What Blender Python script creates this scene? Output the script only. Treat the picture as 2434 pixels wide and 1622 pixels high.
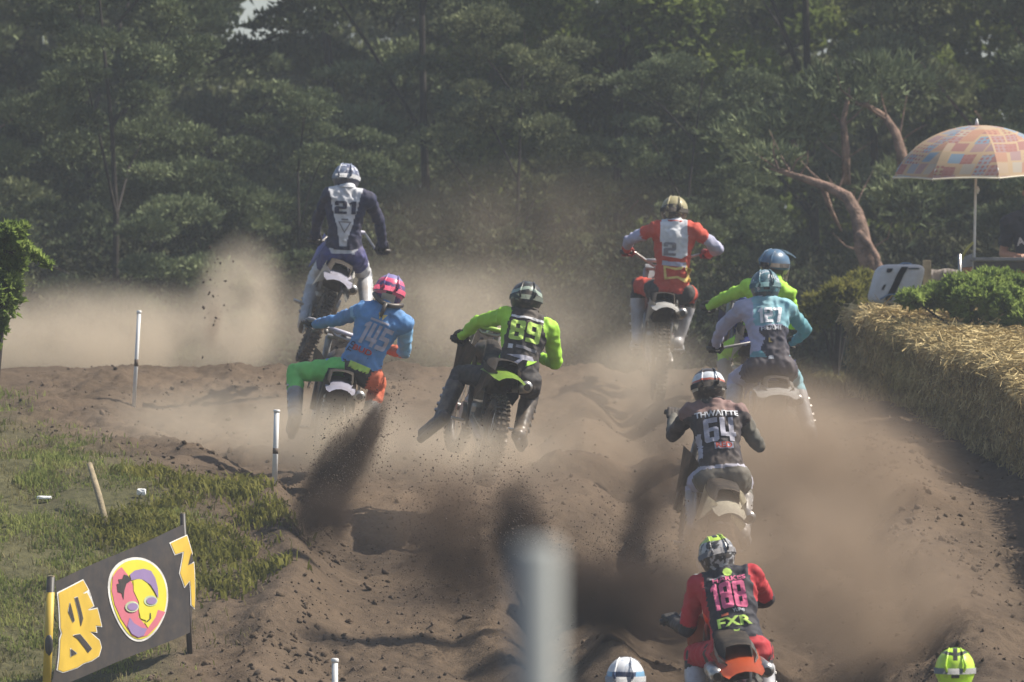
import bpy, bmesh, math, random
import numpy as np
from mathutils import Vector, Matrix, noise as mnoise
from mathutils.bvhtree import BVHTree

for o in list(bpy.data.objects):
    bpy.data.objects.remove(o)
SC = bpy.context.scene
COL = SC.collection
R = math.radians
# ------------------------------------------------------------------ camera
F = 15500.0                       # focal length in source pixels (2434 wide)
cam_d = bpy.data.cameras.new('camera')
cam = bpy.data.objects.new('camera', cam_d)
COL.objects.link(cam)
cam.location = (0, 0, 0)
cam.rotation_euler = (R(90), 0, 0)
cam_d.sensor_width = 36
cam_d.lens = F / 2434 * 36
cam_d.clip_start = 0.5
cam_d.clip_end = 3000
cam_d.dof.use_dof = True
cam_d.dof.focus_distance = 46.5
cam_d.dof.aperture_fstop = 5.2
SC.camera = cam
# ------------------------------------------------------------------ sky and sun
SUN = Vector((0.80, 0.16, 0.98)).normalized()      # direction towards the sun
SUN_EL = math.asin(SUN.z)
SUN_AZ = math.atan2(SUN.x, SUN.y)
wd = bpy.data.worlds.new('World')
SC.world = wd
wd.use_nodes = True
wn = wd.node_tree
bg = wn.nodes['Background']
sk = wn.nodes.new('ShaderNodeTexSky')
sk.sky_type = 'NISHITA'
sk.sun_disc = False
sk.sun_elevation = SUN_EL
sk.sun_rotation = SUN_AZ
sk.dust_density = 2.0
wn.links.new(sk.outputs[0], bg.inputs[0])
bg.inputs[1].default_value = 0.09
sl = bpy.data.lights.new('sun', 'SUN')
sl.energy = 5.0
sl.angle = R(0.5)
sl.color = (1.0, 0.93, 0.82)
so = bpy.data.objects.new('sun', sl)
COL.objects.link(so)
so.location = (20, 40, 30)
so.rotation_euler = SUN.to_track_quat('Z', 'Y').to_euler()
SC.view_settings.view_transform = 'Standard'
SC.view_settings.look = 'None'
SC.view_settings.exposure = 0.58
SC.view_settings.gamma = 1.0
SC.view_settings.use_curve_mapping = False
SC.cycles.volume_bounces = 1
SC.cycles.max_bounces = 6
SC.cycles.transparent_max_bounces = 6
SC.cycles.volume_step_rate = 1.6
SC.cycles.volume_max_steps = 128
SC.cycles.use_denoising = True

# ------------------------------------------------------------------ helpers
def W(px, py, y):
    """world point seen at source pixel (px, py) at distance y"""
    return Vector(((px - 1217) / F * y, y, (811 - py) / F * y))

def tag(o, label=None, cat=None, group=None, kind=None):
    if label: o['label'] = label
    if cat: o['category'] = cat
    if group: o['group'] = group
    if kind: o['kind'] = kind
    return o

def empty(name, loc=(0, 0, 0)):
    o = bpy.data.objects.new(name, None)
    COL.objects.link(o)
    o.location = loc
    o.empty_display_size = 0.1
    return o

def link(name, me, parent=None, mat=None):
    o = bpy.data.objects.new(name, me)
    COL.objects.link(o)
    if parent is not None:
        o.parent = parent
    if mat is not None:
        for m in (mat if isinstance(mat, (list, tuple)) else [mat]):
            me.materials.append(m)
    return o

def mesh_np(name, V, Fc, smooth=False):
    """V (n,3) float, Fc (m,k) int"""
    me = bpy.data.meshes.new(name)
    V = np.asarray(V, dtype=np.float32)
    Fc = np.asarray(Fc, dtype=np.int32)
    k = Fc.shape[1]
    me.vertices.add(len(V))
    me.vertices.foreach_set('co', V.ravel())
    me.loops.add(Fc.size)
    me.loops.foreach_set('vertex_index', Fc.ravel())
    me.polygons.add(len(Fc))
    me.polygons.foreach_set('loop_start', np.arange(0, Fc.size, k, dtype=np.int32))
    me.polygons.foreach_set('loop_total', np.full(len(Fc), k, dtype=np.int32))
    if smooth:
        me.polygons.foreach_set('use_smooth', np.ones(len(Fc), dtype=bool))
    me.update(calc_edges=True)
    return me

class MB:
    """small mesh builder"""
    def __init__(s):
        s.bm = bmesh.new()
    def _xf(s, verts, M):
        bmesh.ops.transform(s.bm, matrix=M, verts=verts)
    def box(s, c, size, rot=None, bev=0.0, taper=None):
        r = bmesh.ops.create_cube(s.bm, size=1)
        vs = r['verts']
        for v in vs:
            v.co = Vector((v.co.x * size[0], v.co.y * size[1], v.co.z * size[2]))
            if taper and v.co.z > 0:
                v.co.x *= taper[0]; v.co.y *= taper[1]
        M = Matrix.Translation(c)
        if rot is not None:
            M = M @ (rot if isinstance(rot, Matrix) else Matrix.Rotation(rot[0], 4, rot[1]))
        s._xf(vs, M)
        if bev:
            es = list({e for v in vs for e in v.link_edges})
            bmesh.ops.bevel(s.bm, geom=es, offset=bev, segments=2, affect='EDGES', profile=.6)
        return s
    def ball(s, c, rad, sub=2, rot=None):
        r = bmesh.ops.create_icosphere(s.bm, subdivisions=sub, radius=1)
        if not hasattr(rad, '__len__'): rad = (rad,) * 3
        M = Matrix.Translation(c)
        if rot is not None: M = M @ rot.to_4x4()
        M = M @ Matrix.Diagonal((*rad, 1))
        s._xf(r['verts'], M)
        return s
    def tube(s, pts, rad, seg=8, cap=True):
        pts = [Vector(p) for p in pts]
        n = len(pts)
        if not hasattr(rad, '__len__'): rad = [rad] * n
        rings = []
        up = Vector((0, 0, 1))
        t0 = (pts[1] - pts[0]).normalized()
        if abs(t0.dot(up)) > .95: up = Vector((1, 0, 0))
        x = t0.cross(up).normalized()
        for i, p in enumerate(pts):
            if i == 0: t = pts[1] - pts[0]
            elif i == n - 1: t = pts[-1] - pts[-2]
            else: t = (pts[i + 1] - pts[i]).normalized() + (pts[i] - pts[i - 1]).normalized()
            t.normalize()
            x = (x - t * x.dot(t)).normalized()
            y = t.cross(x)
            ring = [s.bm.verts.new(p + (x * math.cos(2 * math.pi * k / seg) + y * math.sin(2 * math.pi * k / seg)) * rad[i]) for k in range(seg)]
            rings.append(ring)
        for a, b in zip(rings[:-1], rings[1:]):
            for k in range(seg):
                s.bm.faces.new((a[k], a[(k + 1) % seg], b[(k + 1) % seg], b[k]))
        if cap:
            s.bm.faces.new(rings[0][::-1]); s.bm.faces.new(rings[-1])
        return s
    def disc(s, c, axis, r, h, seg=24, r2=None):
        a = Vector(axis).normalized()
        q = a.to_track_quat('Z', 'Y').to_matrix().to_4x4()
        rr = bmesh.ops.create_cone(s.bm, cap_ends=True, segments=seg, radius1=r, radius2=r if r2 is None else r2, depth=h)
        s._xf(rr['verts'], Matrix.Translation(c) @ q)
        return s
    def torus(s, R0, r, n=40, m=10, sx=1.0):
        """wheel-like torus, axis X"""
        g = []
        for i in range(n):
            a = 2 * math.pi * i / n
            ring = []
            for j in range(m):
                b = 2 * math.pi * j / m
                rr = R0 + r * math.cos(b)
                ring.append(s.bm.verts.new((r * sx * math.sin(b), rr * math.cos(a), rr * math.sin(a))))
            g.append(ring)
        for i in range(n):
            for j in range(m):
                s.bm.faces.new((g[i][j], g[(i + 1) % n][j], g[(i + 1) % n][(j + 1) % m], g[i][(j + 1) % m]))
        return s
    def grid(s, P, thick=0):
        """P[i][j] points -> sheet"""
        vs = [[s.bm.verts.new(p) for p in row] for row in P]
        for i in range(len(vs) - 1):
            for j in range(len(vs[0]) - 1):
                s.bm.faces.new((vs[i][j], vs[i][j + 1], vs[i + 1][j + 1], vs[i + 1][j]))
        if thick:
            fs = list({f for row in vs for v in row for f in v.link_faces})
            bmesh.ops.solidify(s.bm, geom=fs, thickness=thick)
        return s
    def mesh(s, name, smooth=False):
        bmesh.ops.recalc_face_normals(s.bm, faces=s.bm.faces)
        me = bpy.data.meshes.new(name)
        s.bm.to_mesh(me)
        s.bm.free()
        if smooth:
            me.polygons.foreach_set('use_smooth', np.ones(len(me.polygons), dtype=bool))
        return me
    def build(s, name, mat, parent=None, smooth=False):
        return link(name, s.mesh(name, smooth), parent, mat)

_N = np.random.RandomState(5).rand(256, 256).astype(np.float32)
def vnoise(x, y):
    x = np.asarray(x, dtype=np.float64); y = np.asarray(y, dtype=np.float64)
    xi = np.floor(x).astype(int); yi = np.floor(y).astype(int)
    fx = x - xi; fy = y - yi
    fx = fx * fx * (3 - 2 * fx); fy = fy * fy * (3 - 2 * fy)
    a = _N[xi % 256, yi % 256]; b = _N[(xi + 1) % 256, yi % 256]
    c = _N[xi % 256, (yi + 1) % 256]; d = _N[(xi + 1) % 256, (yi + 1) % 256]
    return (a * (1 - fx) + b * fx) * (1 - fy) + (c * (1 - fx) + d * fx) * fy
def fbm(x, y, o=4, g=.5):
    s = 0; a = 1; t = 0
    for i in range(o):
        s = s + a * vnoise(x * 2 ** i + 17.3 * i, y * 2 ** i + 9.1 * i); t += a; a *= g
    return s / t - .5
def sstep(a, b, x):
    t = np.clip((np.asarray(x, dtype=float) - a) / (b - a), 0, 1)
    return t * t * (3 - 2 * t)

# ------------------------------------------------------------------ materials
def new_mat(name):
    m = bpy.data.materials.new(name)
    m.use_nodes = True
    return m, m.node_tree, m.node_tree.nodes['Principled BSDF']

def mat(name, col, rough=.6, var=.18, scale=6.0, bump=0.0, metal=0.0, dirt=0.0, col2=None, coords='Object', spec=.4, dscale=9.0):
    m, nt, b = new_mat(name)
    N, L = nt.nodes, nt.links
    tc = N.new('ShaderNodeTexCoord')
    nz = N.new('ShaderNodeTexNoise'); nz.inputs['Scale'].default_value = scale; nz.inputs['Detail'].default_value = 5
    L.new(tc.outputs[coords], nz.inputs['Vector'])
    cr = N.new('ShaderNodeValToRGB')
    c = np.array(col[:3]); c2 = np.array(col2[:3]) if col2 is not None else c * (1 + var)
    c1 = c * (1 - var)
    if col2 is not None: c1 = c
    cr.color_ramp.elements[0].position = .36; cr.color_ramp.elements[1].position = .64
    cr.color_ramp.elements[0].color = (*np.clip(c1, 0, 1), 1); cr.color_ramp.elements[1].color = (*np.clip(c2, 0, 1), 1)
    L.new(nz.outputs[0], cr.inputs[0])
    out = cr.outputs[0]
    if dirt > 0:
        n2 = N.new('ShaderNodeTexNoise'); n2.inputs['Scale'].default_value = dscale; n2.inputs['Detail'].default_value = 7; n2.inputs['Roughness'].default_value = .7
        L.new(tc.outputs[coords], n2.inputs['Vector'])
        mr = N.new('ShaderNodeMapRange'); mr.inputs[1].default_value = .42; mr.inputs[2].default_value = .68; mr.inputs[3].default_value = dirt * .35; mr.inputs[4].default_value = min(1, dirt * 1.8)
        L.new(n2.outputs[0], mr.inputs[0])
        mx = N.new('ShaderNodeMixRGB'); mx.inputs[2].default_value = (.24, .18, .125, 1)
        L.new(mr.outputs[0], mx.inputs[0]); L.new(out, mx.inputs[1])
        out = mx.outputs[0]
    L.new(out, b.inputs['Base Color'])
    b.inputs['Roughness'].default_value = rough
    b.inputs['Metallic'].default_value = metal
    b.inputs['Specular IOR Level'].default_value = spec
    if bump:
        n3 = N.new('ShaderNodeTexNoise'); n3.inputs['Scale'].default_value = scale * 4; n3.inputs['Detail'].default_value = 6
        L.new(tc.outputs[coords], n3.inputs['Vector'])
        bp = N.new('ShaderNodeBump'); bp.inputs['Strength'].default_value = bump; bp.inputs['Distance'].default_value = .02
        L.new(n3.outputs[0], bp.inputs['Height']); L.new(bp.outputs[0], b.inputs['Normal'])
    return m

def leaf_mat(name, cols, rough=.55, trans=.35, scale=1.2):
    """foliage: per-clump colour variation and some light passing through"""
    m, nt, b = new_mat(name)
    N, L = nt.nodes, nt.links
    tc = N.new('ShaderNodeTexCoord')
    nz = N.new('ShaderNodeTexNoise'); nz.inputs['Scale'].default_value = scale; nz.inputs['Detail'].default_value = 6
    L.new(tc.outputs['Object'], nz.inputs['Vector'])
    cr = N.new('ShaderNodeValToRGB')
    es = cr.color_ramp.elements
    while len(es) < len(cols): es.new(.5)
    for i, c in enumerate(cols):
        es[i].position = .3 + .4 * i / (len(cols) - 1); es[i].color = (*c, 1)
    L.new(nz.outputs[0], cr.inputs[0])
    L.new(cr.outputs[0], b.inputs['Base Color'])
    b.inputs['Roughness'].default_value = max(rough, .75)
    b.inputs['Specular IOR Level'].default_value = .1
    tr = N.new('ShaderNodeBsdfTranslucent')
    L.new(cr.outputs[0], tr.inputs[0])
    ms = N.new('ShaderNodeMixShader'); ms.inputs[0].default_value = trans
    L.new(b.outputs[0], ms.inputs[1]); L.new(tr.outputs[0], ms.inputs[2])
    L.new(ms.outputs[0], N['Material Output'].inputs[0])
    return m
# ================================================================== terrain
CY = [0, 8, 25, 36, 40.3, 43, 46, 49, 52, 55, 58, 61, 64, 68, 90, 200, 1500]
CZ = [-1.75, -2.1, -4.6, -3.85, -2.95, -2.4, -1.93, -1.36, -1.12, -.84, -.56, -.27, -.75, -1.15, -1.2, -1.0, 0]
LY = [0, 8, 25, 38, 41, 43, 44.5, 46, 49, 52, 55, 58, 61, 64, 68, 90, 200, 1500]
LZ = [-1.75, -2.1, -3.8, -2.95, -2.55, -2.33, -2.13, -1.74, -1.08, -.88, -.66, -.44, -.24, -.6, -1.0, -1.2, -1.0, 0]
RY = [0, 8, 25, 38, 42, 46, 49, 55, 60, 66, 90, 200, 1500]
RZ = [-1.75, -2.1, -4.2, -3.0, -2.2, -1.5, -1.1, -.78, -.54, -.6, -1.2, -1.0, 0]

def ridge_x(y):
    return np.interp(y, [38, 40, 42, 43.5, 45, 46.5, 48, 49.3, 51, 56], [-1.25, -1.42, -1.62, -1.72, -1.66, -1.5, -1.72, -1.86, -2.3, -3.6])

def base_z(x, y):
    x = np.asarray(x, float); y = np.asarray(y, float)
    zc = np.interp(y, CY, CZ); zl = np.interp(y, LY, LZ); zr = np.interp(y, RY, RZ)
    rx = ridge_x(y) + .12 * fbm(y * 1.3, y * 0 + 3, 3)
    tl = sstep(rx + .55, rx - .05, x)
    z = zc * (1 - tl) + zl * tl
    tr = sstep(1.9, 3.0, x + .35 * fbm(y * .8, x * .8 + 40, 3))
    z = z * (1 - tr) + zr * tr
    return z

def ground_z(x, y, fine=True):
    x = np.asarray(x, float); y = np.asarray(y, float)
    z = base_z(x, y)
    near = sstep(30, 37, y) * sstep(75, 64, y) * sstep(-9, -6, x) * sstep(12, 8, x)
    rx = ridge_x(y)
    # ridge lip along the cut bank
    z = z + .10 * np.exp(-((x - rx + .02) / .16) ** 2) * sstep(50.5, 48, y) * near
    # lip and thrown-up mounds on the right of the track
    z = z + .17 * np.exp(-((x - 2.95 - .25 * fbm(y * .5, y * 0 + 8, 2)) / .33) ** 2) * sstep(54, 50, y) * (0.45 + 1.1 * np.clip(fbm(x * 1.6 + 5, y * .8, 3) + .35, 0, 1)) * near
    intrack = sstep(rx + .25, rx + .8, x) * sstep(3.1, 2.3, x) * near
    # ruts: the worn line sweeps from left (far) to right (near)
    cx = np.interp(y, [36, 40, 44, 48, 52, 56, 61], [1.6, 1.05, .55, .25, .3, .45, .5])
    v = x - cx + .42 * fbm(y * .45, x * .35 + 3, 3) + .10 * fbm(y * 1.9, x * 1.2 + 13, 2)
    def rut(c, w, a, k):
        return a * np.exp(-((v - c) / w) ** 2) * np.clip(.25 + 2.2 * (fbm(y * .35 + k * 7, y * 0 + k, 2) + .22), .1, 1.25)
    z = z + intrack * sstep(62, 54, y) * (rut(.62, .19, -.26, 1) + rut(.2, .15, .12, 2) + rut(-.25, .14, -.15, 3) + rut(1.45, .16, -.17, 4) + rut(1.08, .15, .1, 5)
        + rut(-.85, .13, -.10, 6) + rut(-.55, .15, .08, 7) + rut(2.1, .12, -.15, 8) + rut(1.8, .1, .08, 9))
    # braking humps across the track
    z = z + intrack * .05 * np.sin(y * 3.1 + 2.5 * fbm(x * .8, y * .5, 2)) * sstep(46, 50, y)
    z = z + near * (.18 * fbm(x * .55 + 3, y * .4, 4) + .16 * fbm(x * 1.9, y * 1.3, 4))
    if fine:
        loose = near * (.35 + .65 * sstep(-.1, .15, fbm(x * .9 + 70, y * .9, 3)))
        z = z + loose * (.085 * np.clip(fbm(x * 5, y * 4, 4) + .1, -.2, 1) + .08 * np.clip(np.abs(fbm(x * 11 + 9, y * 9, 3)) - .05, 0, 1)
            + .045 * fbm(x * 20, y * 16, 2))
    far = 1 - sstep(60, 90, y)
    z = z + (1 - far) * .5 * fbm(x * .05, y * .05, 3)
    # keep the near slope under the view
    return z

def axis(parts):
    out = []
    for a, b, st in parts:
        n = max(1, int(round((b - a) / st)))
        out += list(np.linspace(a, b, n, endpoint=False))
    out.append(parts[-1][1])
    return np.array(out)
gx = axis([(-900, -100, 100), (-100, -20, 10), (-20, -8, 1), (-8, -4.2, .15), (-4.2, 4.4, .031), (4.4, 9, .15), (9, 20, 1), (20, 100, 10), (100, 900, 100)])
gy = axis([(-60, 0, 10), (0, 30, 1.5), (30, 38, .2), (38, 50, .034), (50, 62.5, .05), (62.5, 70, .2), (70, 100, 2), (100, 200, 10), (200, 1500, 100)])
GX, GY = np.meshgrid(gx, gy)
GZ = ground_z(GX, GY)
nx, ny = len(gx), len(gy)
idx = np.arange(nx * ny).reshape(ny, nx)
Fq = np.stack([idx[:-1, :-1], idx[:-1, 1:], idx[1:, 1:], idx[1:, :-1]], -1).reshape(-1, 4)
me = mesh_np('ground', np.stack([GX, GY, GZ], -1).reshape(-1, 3), Fq, True)
# soil / grass cover mask as a vertex attribute (where turf grows, not light)
def turf(x, y):
    rx = ridge_x(y)
    m = sstep(rx - .25, rx - 1.1, x) * sstep(58.5, 51.0, y + 2.3 * (x + 4.2)) * sstep(35, 38, y)
    m = m * sstep(-.16, .06, fbm(x * 1.5 + 2, y * .7 + 5, 4) + .05 + .25 * sstep(-2.4, -3.3, x) - .12 * sstep(46, 50, y))
    right = sstep(3.9, 4.3, x + (61 - y) * -.075 + .0) * sstep(44, 47, y)
    back = sstep(64, 67, y)
    return np.clip(np.maximum(np.maximum(m, right), back), 0, 1)
at = me.attributes.new('turf', 'FLOAT', 'POINT')
at.data.foreach_set('value', turf(GX, GY).astype(np.float32).ravel())
m, nt, b = new_mat('sandy_soil')
N, L = nt.nodes, nt.links
tc = N.new('ShaderNodeTexCoord')
def noise_node(scale, det=6, rough=.6):
    n = N.new('ShaderNodeTexNoise'); n.inputs['Scale'].default_value = scale; n.inputs['Detail'].default_value = det; n.inputs['Roughness'].default_value = rough
    L.new(tc.outputs['Object'], n.inputs['Vector']); return n
n1 = noise_node(.9, 5); n2 = noise_node(16, 6, .75); n3 = noise_node(70, 3, .7)
c1 = N.new('ShaderNodeValToRGB')
c1.color_ramp.elements[0].position = .35; c1.color_ramp.elements[0].color = (.056, .040, .027, 1)
c1.color_ramp.elements[1].position = .65; c1.color_ramp.elements[1].color = (.142, .102, .068, 1)
mixf = N.new('ShaderNodeMath'); mixf.operation = 'MULTIPLY_ADD'; mixf.inputs[1].default_value = .55; mixf.inputs[2].default_value = .22
L.new(n1.outputs[0], mixf.inputs[0])
ad = N.new('ShaderNodeMath'); ad.operation = 'MULTIPLY_ADD'; ad.inputs[1].default_value = .45
L.new(n2.outputs[0], ad.inputs[0]); L.new(mixf.outputs[0], ad.inputs[2])
sb = N.new('ShaderNodeMath'); sb.operation = 'SUBTRACT'; sb.inputs[1].default_value = .22
L.new(ad.outputs[0], sb.inputs[0]); L.new(sb.outputs[0], c1.inputs[0])
gr = N.new('ShaderNodeValToRGB')
gr.color_ramp.elements[0].position = .35; gr.color_ramp.elements[0].color = (.05, .052, .022, 1)
gr.color_ramp.elements[1].position = .7; gr.color_ramp.elements[1].color = (.13, .125, .055, 1)
L.new(n2.outputs[0], gr.inputs[0])
an = N.new('ShaderNodeAttribute'); an.attribute_name = 'turf'
mx = N.new('ShaderNodeMixRGB')
mf = N.new('ShaderNodeMath'); mf.operation = 'MULTIPLY'; mf.inputs[1].default_value = .85
L.new(an.outputs['Fac'], mf.inputs[0]); L.new(mf.outputs[0], mx.inputs[0])
L.new(c1.outputs[0], mx.inputs[1]); L.new(gr.outputs[0], mx.inputs[2])
L.new(mx.outputs[0], b.inputs['Base Color'])
b.inputs['Roughness'].default_value = .95; b.inputs['Specular IOR Level'].default_value = .15
bp = N.new('ShaderNodeBump'); bp.inputs['Strength'].default_value = .7; bp.inputs['Distance'].default_value = .02
ad2 = N.new('ShaderNodeMath'); ad2.operation = 'ADD'
L.new(n2.outputs[0], ad2.inputs[0]); L.new(n3.outputs[0], ad2.inputs[1]); L.new(ad2.outputs[0], bp.inputs['Height']); L.new(bp.outputs[0], b.inputs['Normal'])
M_SOIL = m
tag(link('ground', me, None, M_SOIL), 'sandy brown race track slope with ruts and loose soil', kind='structure')

# ------------------------------------------------------------------ loose clods on the track (nobody could count them)
rng = np.random.RandomState(11)
def lumps(n):
    """irregular 8-vertex lump template variants"""
    outs = []
    for k in range(6):
        bm = bmesh.new(); bmesh.ops.create_icosphere(bm, subdivisions=1, radius=1)
        V = np.array([v.co[:] for v in bm.verts]); Fc = np.array([[v.index for v in f.verts] for f in bm.faces]); bm.free()
        V = V * (0.5 + .8 * np.random.RandomState(k).rand(len(V), 1)) * np.array([1.1, .85, .6])
        outs.append((V, Fc))
    return outs
LUMPS = lumps(6)
def rand_rot(n, rng):
    q = rng.randn(n, 4); q /= np.linalg.norm(q, axis=1)[:, None]
    w, x, y, z = q.T
    return np.stack([np.stack([1 - 2 * (y * y + z * z), 2 * (x * y - z * w), 2 * (x * z + y * w)], -1),
                     np.stack([2 * (x * y + z * w), 1 - 2 * (x * x + z * z), 2 * (y * z - x * w)], -1),
                     np.stack([2 * (x * z - y * w), 2 * (y * z + x * w), 1 - 2 * (x * x + y * y)], -1)], 1)
def scatter_lumps(name, P, S, rng):
    Vs, Fs, off = [], [], 0
    kinds = rng.randint(0, 6, len(P)); Rm = rand_rot(len(P), rng)
    for k in range(6):
        sel = np.where(kinds == k)[0]
        if not len(sel): continue
        V, Fc = LUMPS[k]
        A = np.einsum('nij,vj->nvi', Rm[sel], V) * S[sel][:, None, None] + P[sel][:, None, :]
        Vs.append(A.reshape(-1, 3)); Fs.append((Fc[None] + (np.arange(len(sel)) * len(V))[:, None, None] + off).reshape(-1, 3))
        off += A.shape[0] * A.shape[1]
    return mesh_np(name, np.concatenate(Vs), np.concatenate(Fs))
n = 22000
x = rng.uniform(-4.4, 4.2, n); y = 39 + (61 - 39) * rng.rand(n) ** 1.5
keep = (turf(x, y) < .6) & (rng.rand(n) < .25 + .9 * sstep(-.08, .12, fbm(x * 1.4 + 30, y * 1.1, 3)))
x, y = x[keep], y[keep]
s = .004 + .020 * rng.rand(len(x)) ** 5 + .028 * (rng.rand(len(x)) > .99)
z = ground_z(x, y) + s * .3
M_CLOD = mat('damp_clod', (.088, .062, .042), .95, .45, 3, .3)
tag(link('soil_clods', scatter_lumps('soil_clods', np.stack([x, y, z], -1), s, rng), None, M_CLOD), 'loose brown soil clods strewn over the track', kind='stuff')

# broken lumps along the cut bank and the thrown-up mounds
n = 5200
y = rng.uniform(40, 54, n); left = rng.rand(n) < .6
x = np.where(left, ridge_x(y) + .25 + .38 * rng.randn(n), 2.9 + .4 * rng.randn(n))
s = .008 + .030 * rng.rand(n) ** 4
kk = rng.rand(n) < np.clip(.2 + 4 * fbm(x * 2.2 + 9, y * 1.7, 3), .05, 1)
x, y, s = x[kk], y[kk], s[kk]
tag(link('soil_lumps', scatter_lumps('soil_lumps', np.stack([x, y, ground_z(x, y) + s * .1], -1), s, rng), None, M_SOIL), 'broken lumps of soil along the banks beside the track', kind='stuff')

# ------------------------------------------------------------------ grass
def blades(P, H, Wd, lean, rng, seg=2):
    """curved grass blades, 3 triangles each"""
    n = len(P)
    a = rng.rand(n) * 2 * math.pi
    d = np.stack([np.cos(a), np.sin(a), np.zeros(n)], -1)
    b2 = rng.rand(n) * 2 * math.pi
    s = np.stack([np.cos(b2), np.sin(b2), np.zeros(n)], -1) * Wd[:, None]
    H = H[:, None]; lean = lean[:, None]
    z = np.array([0, 0, 1.0])
    p0 = P; p1 = P + z * H * .6 + d * H * lean * .3; p2 = P + z * H * (1 - .3 * lean) + d * H * lean
    V = np.stack([p0 - s, p0 + s, p1 - s * .8, p1 + s * .8, p2], 1).reshape(-1, 3)
    o = (np.arange(n) * 5)[:, None, None]
    Fc = np.array([[0, 1, 3], [0, 3, 2], [2, 3, 4]])[None] + o
    return V, Fc.reshape(-1, 3)
def grass_patch(name, x, y, h, label, m, rng, w=.005):
    z = ground_z(x, y) - .01
    H = h * (.5 + rng.rand(len(x)))
    V, Fc = blades(np.stack([x, y, z], -1), H, w * (.6 + .8 * rng.rand(len(x))), .2 + .8 * rng.rand(len(x)), rng)
    return tag(link(name, mesh_np(name, V, Fc), None, m), label, kind='stuff')
M_GRASS = leaf_mat('green_grass', [(.090, .115, .030), (.20, .23, .065), (.33, .34, .115)], trans=.45, scale=1.5)
M_DRY = leaf_mat('dry_grass', [(.10, .09, .035), (.19, .17, .07), (.30, .26, .13)], trans=.35, scale=3)
n = 190000
x = rng.uniform(-5.0, -1.3, n); y = rng.uniform(39.5, 58.5, n)
t = turf(x, y); cl = fbm(x * 3.1 + 11, y * 2.2, 3)
k = rng.rand(n) < t * np.clip(.12 + 4.5 * (cl + .06), .015, 1)
xg, yg = x[k], y[k]
grass_patch('grass', xg, yg, (.032 + .075 * np.clip(fbm(xg * 1.6 + 8, yg * 1.2, 3) + .3, 0, 1)), 'short green grass on the bank left of the track', M_GRASS, rng)
n = 60000
x = rng.uniform(-5.0, -1.3, n); y = rng.uniform(39.5, 56, n)
k = rng.rand(n) < np.clip(turf(x, y + .3) + .25 * sstep(ridge_x(y) + .1, ridge_x(y) - .6, x) * (y < 50.3), 0, 1) * np.clip(.3 + 3 * fbm(x * 2.5 + 40, y * 2, 3), .0, .8)
grass_patch('dry_grass', x[k], y[k], .06, 'straggly yellow grass and weeds at the bank edge', M_DRY, rng, .004)
# weedy tufts on the lip around the second marker post
n = 6500
c = rng.randint(0, 40, n)
cx_ = rng.uniform(-3.0, -1.7, 40); cy_ = 45.6 + 3.8 * rng.rand(40) - .2 * (cx_ + 1.8)
x = cx_[c] + rng.randn(n) * .10; y = cy_[c] + rng.randn(n) * .12
M_WEED = leaf_mat('weed_leaf', [(.10, .10, .022), (.17, .17, .04), (.27, .25, .07)], trans=.45, scale=5)
grass_patch('weeds', x, y, .085, 'yellow green weed tufts on the lip by the white post', M_WEED, rng, .009)
# rough grass behind the hay bales
n = 26000
y = rng.uniform(47, 66, n); x = 3.95 + (61 - y) * .07 + rng.rand(n) ** 1.3 * 3.2
grass_patch('rough_grass', x, y, .16, 'rough grass behind the hay bales', M_GRASS, rng, .008)
n = 9000
y = 60.5 + rng.rand(n) * 3; x = 2.2 + rng.rand(n) * 1.7
grass_patch('verge_grass', x, y, .22, 'tall verge grass left of the hay bale end', M_DRY, rng, .009)
# ================================================================== forest
M_BARK = mat('pine_bark', (.09, .058, .042), .9, .35, 9, 1.0, col2=(.27, .17, .125))
M_BARK_D = mat('dark_bark', (.035, .028, .024), .95, .3, 6, .5)
M_NEEDLE = leaf_mat('pine_needles', [(.050, .066, .030), (.130, .160, .082), (.245, .280, .145)], trans=.14, scale=.9)
M_NEEDLE2 = leaf_mat('pine_needles_olive', [(.056, .068, .032), (.142, .162, .080), (.262, .280, .140)], trans=.14, scale=1.3)
M_LEAF = leaf_mat('broad_leaves', [(.07, .095, .03), (.13, .17, .045), (.22, .25, .07)], trans=.45, scale=1.1)

def tufts(C, Rr, n, rng, ln=.15, wd=.022, k=4, up=.5):
    """needle tufts over flattened pads: centres C, radii Rr"""
    ci = rng.choice(len(C), n, p=(Rr[:, 0] ** 2) / (Rr[:, 0] ** 2).sum())
    d = rng.randn(n, 3); d /= np.linalg.norm(d, axis=1)[:, None]
    d[:, 2] = np.where(rng.rand(n) < .75, np.abs(d[:, 2]), d[:, 2])
    rad = .55 + .5 * rng.rand(n, 1) ** .6
    # break each pad's outline into lobes
    lob = 1 + .28 * np.sin(d[:, :1] * 7 + ci[:, None]) * np.cos(d[:, 1:2] * 6 + ci[:, None] * 2.1)
    P = C[ci] + d * Rr[ci] * rad * lob
    P[:, 2] -= .18 * (np.linalg.norm((d * Rr[ci])[:, :2], axis=1) ** 2)
    V = []; 
    for j in range(k):
        a = d * .8 + rng.randn(n, 3) * .55; a[:, 2] += up
        a /= np.linalg.norm(a, axis=1)[:, None]
        s = np.cross(a, rng.randn(n, 3)); s /= np.linalg.norm(s, axis=1)[:, None] + 1e-6
        l = ln * (.6 + .8 * rng.rand(n, 1)); w = wd * (.7 + .6 * rng.rand(n, 1))
        V.append(np.stack([P - s * w, P + s * w, P + a * l], 1))
    V = np.concatenate(V).reshape(-1, 3)
    return V, np.arange(len(V)).reshape(-1, 3)

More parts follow.
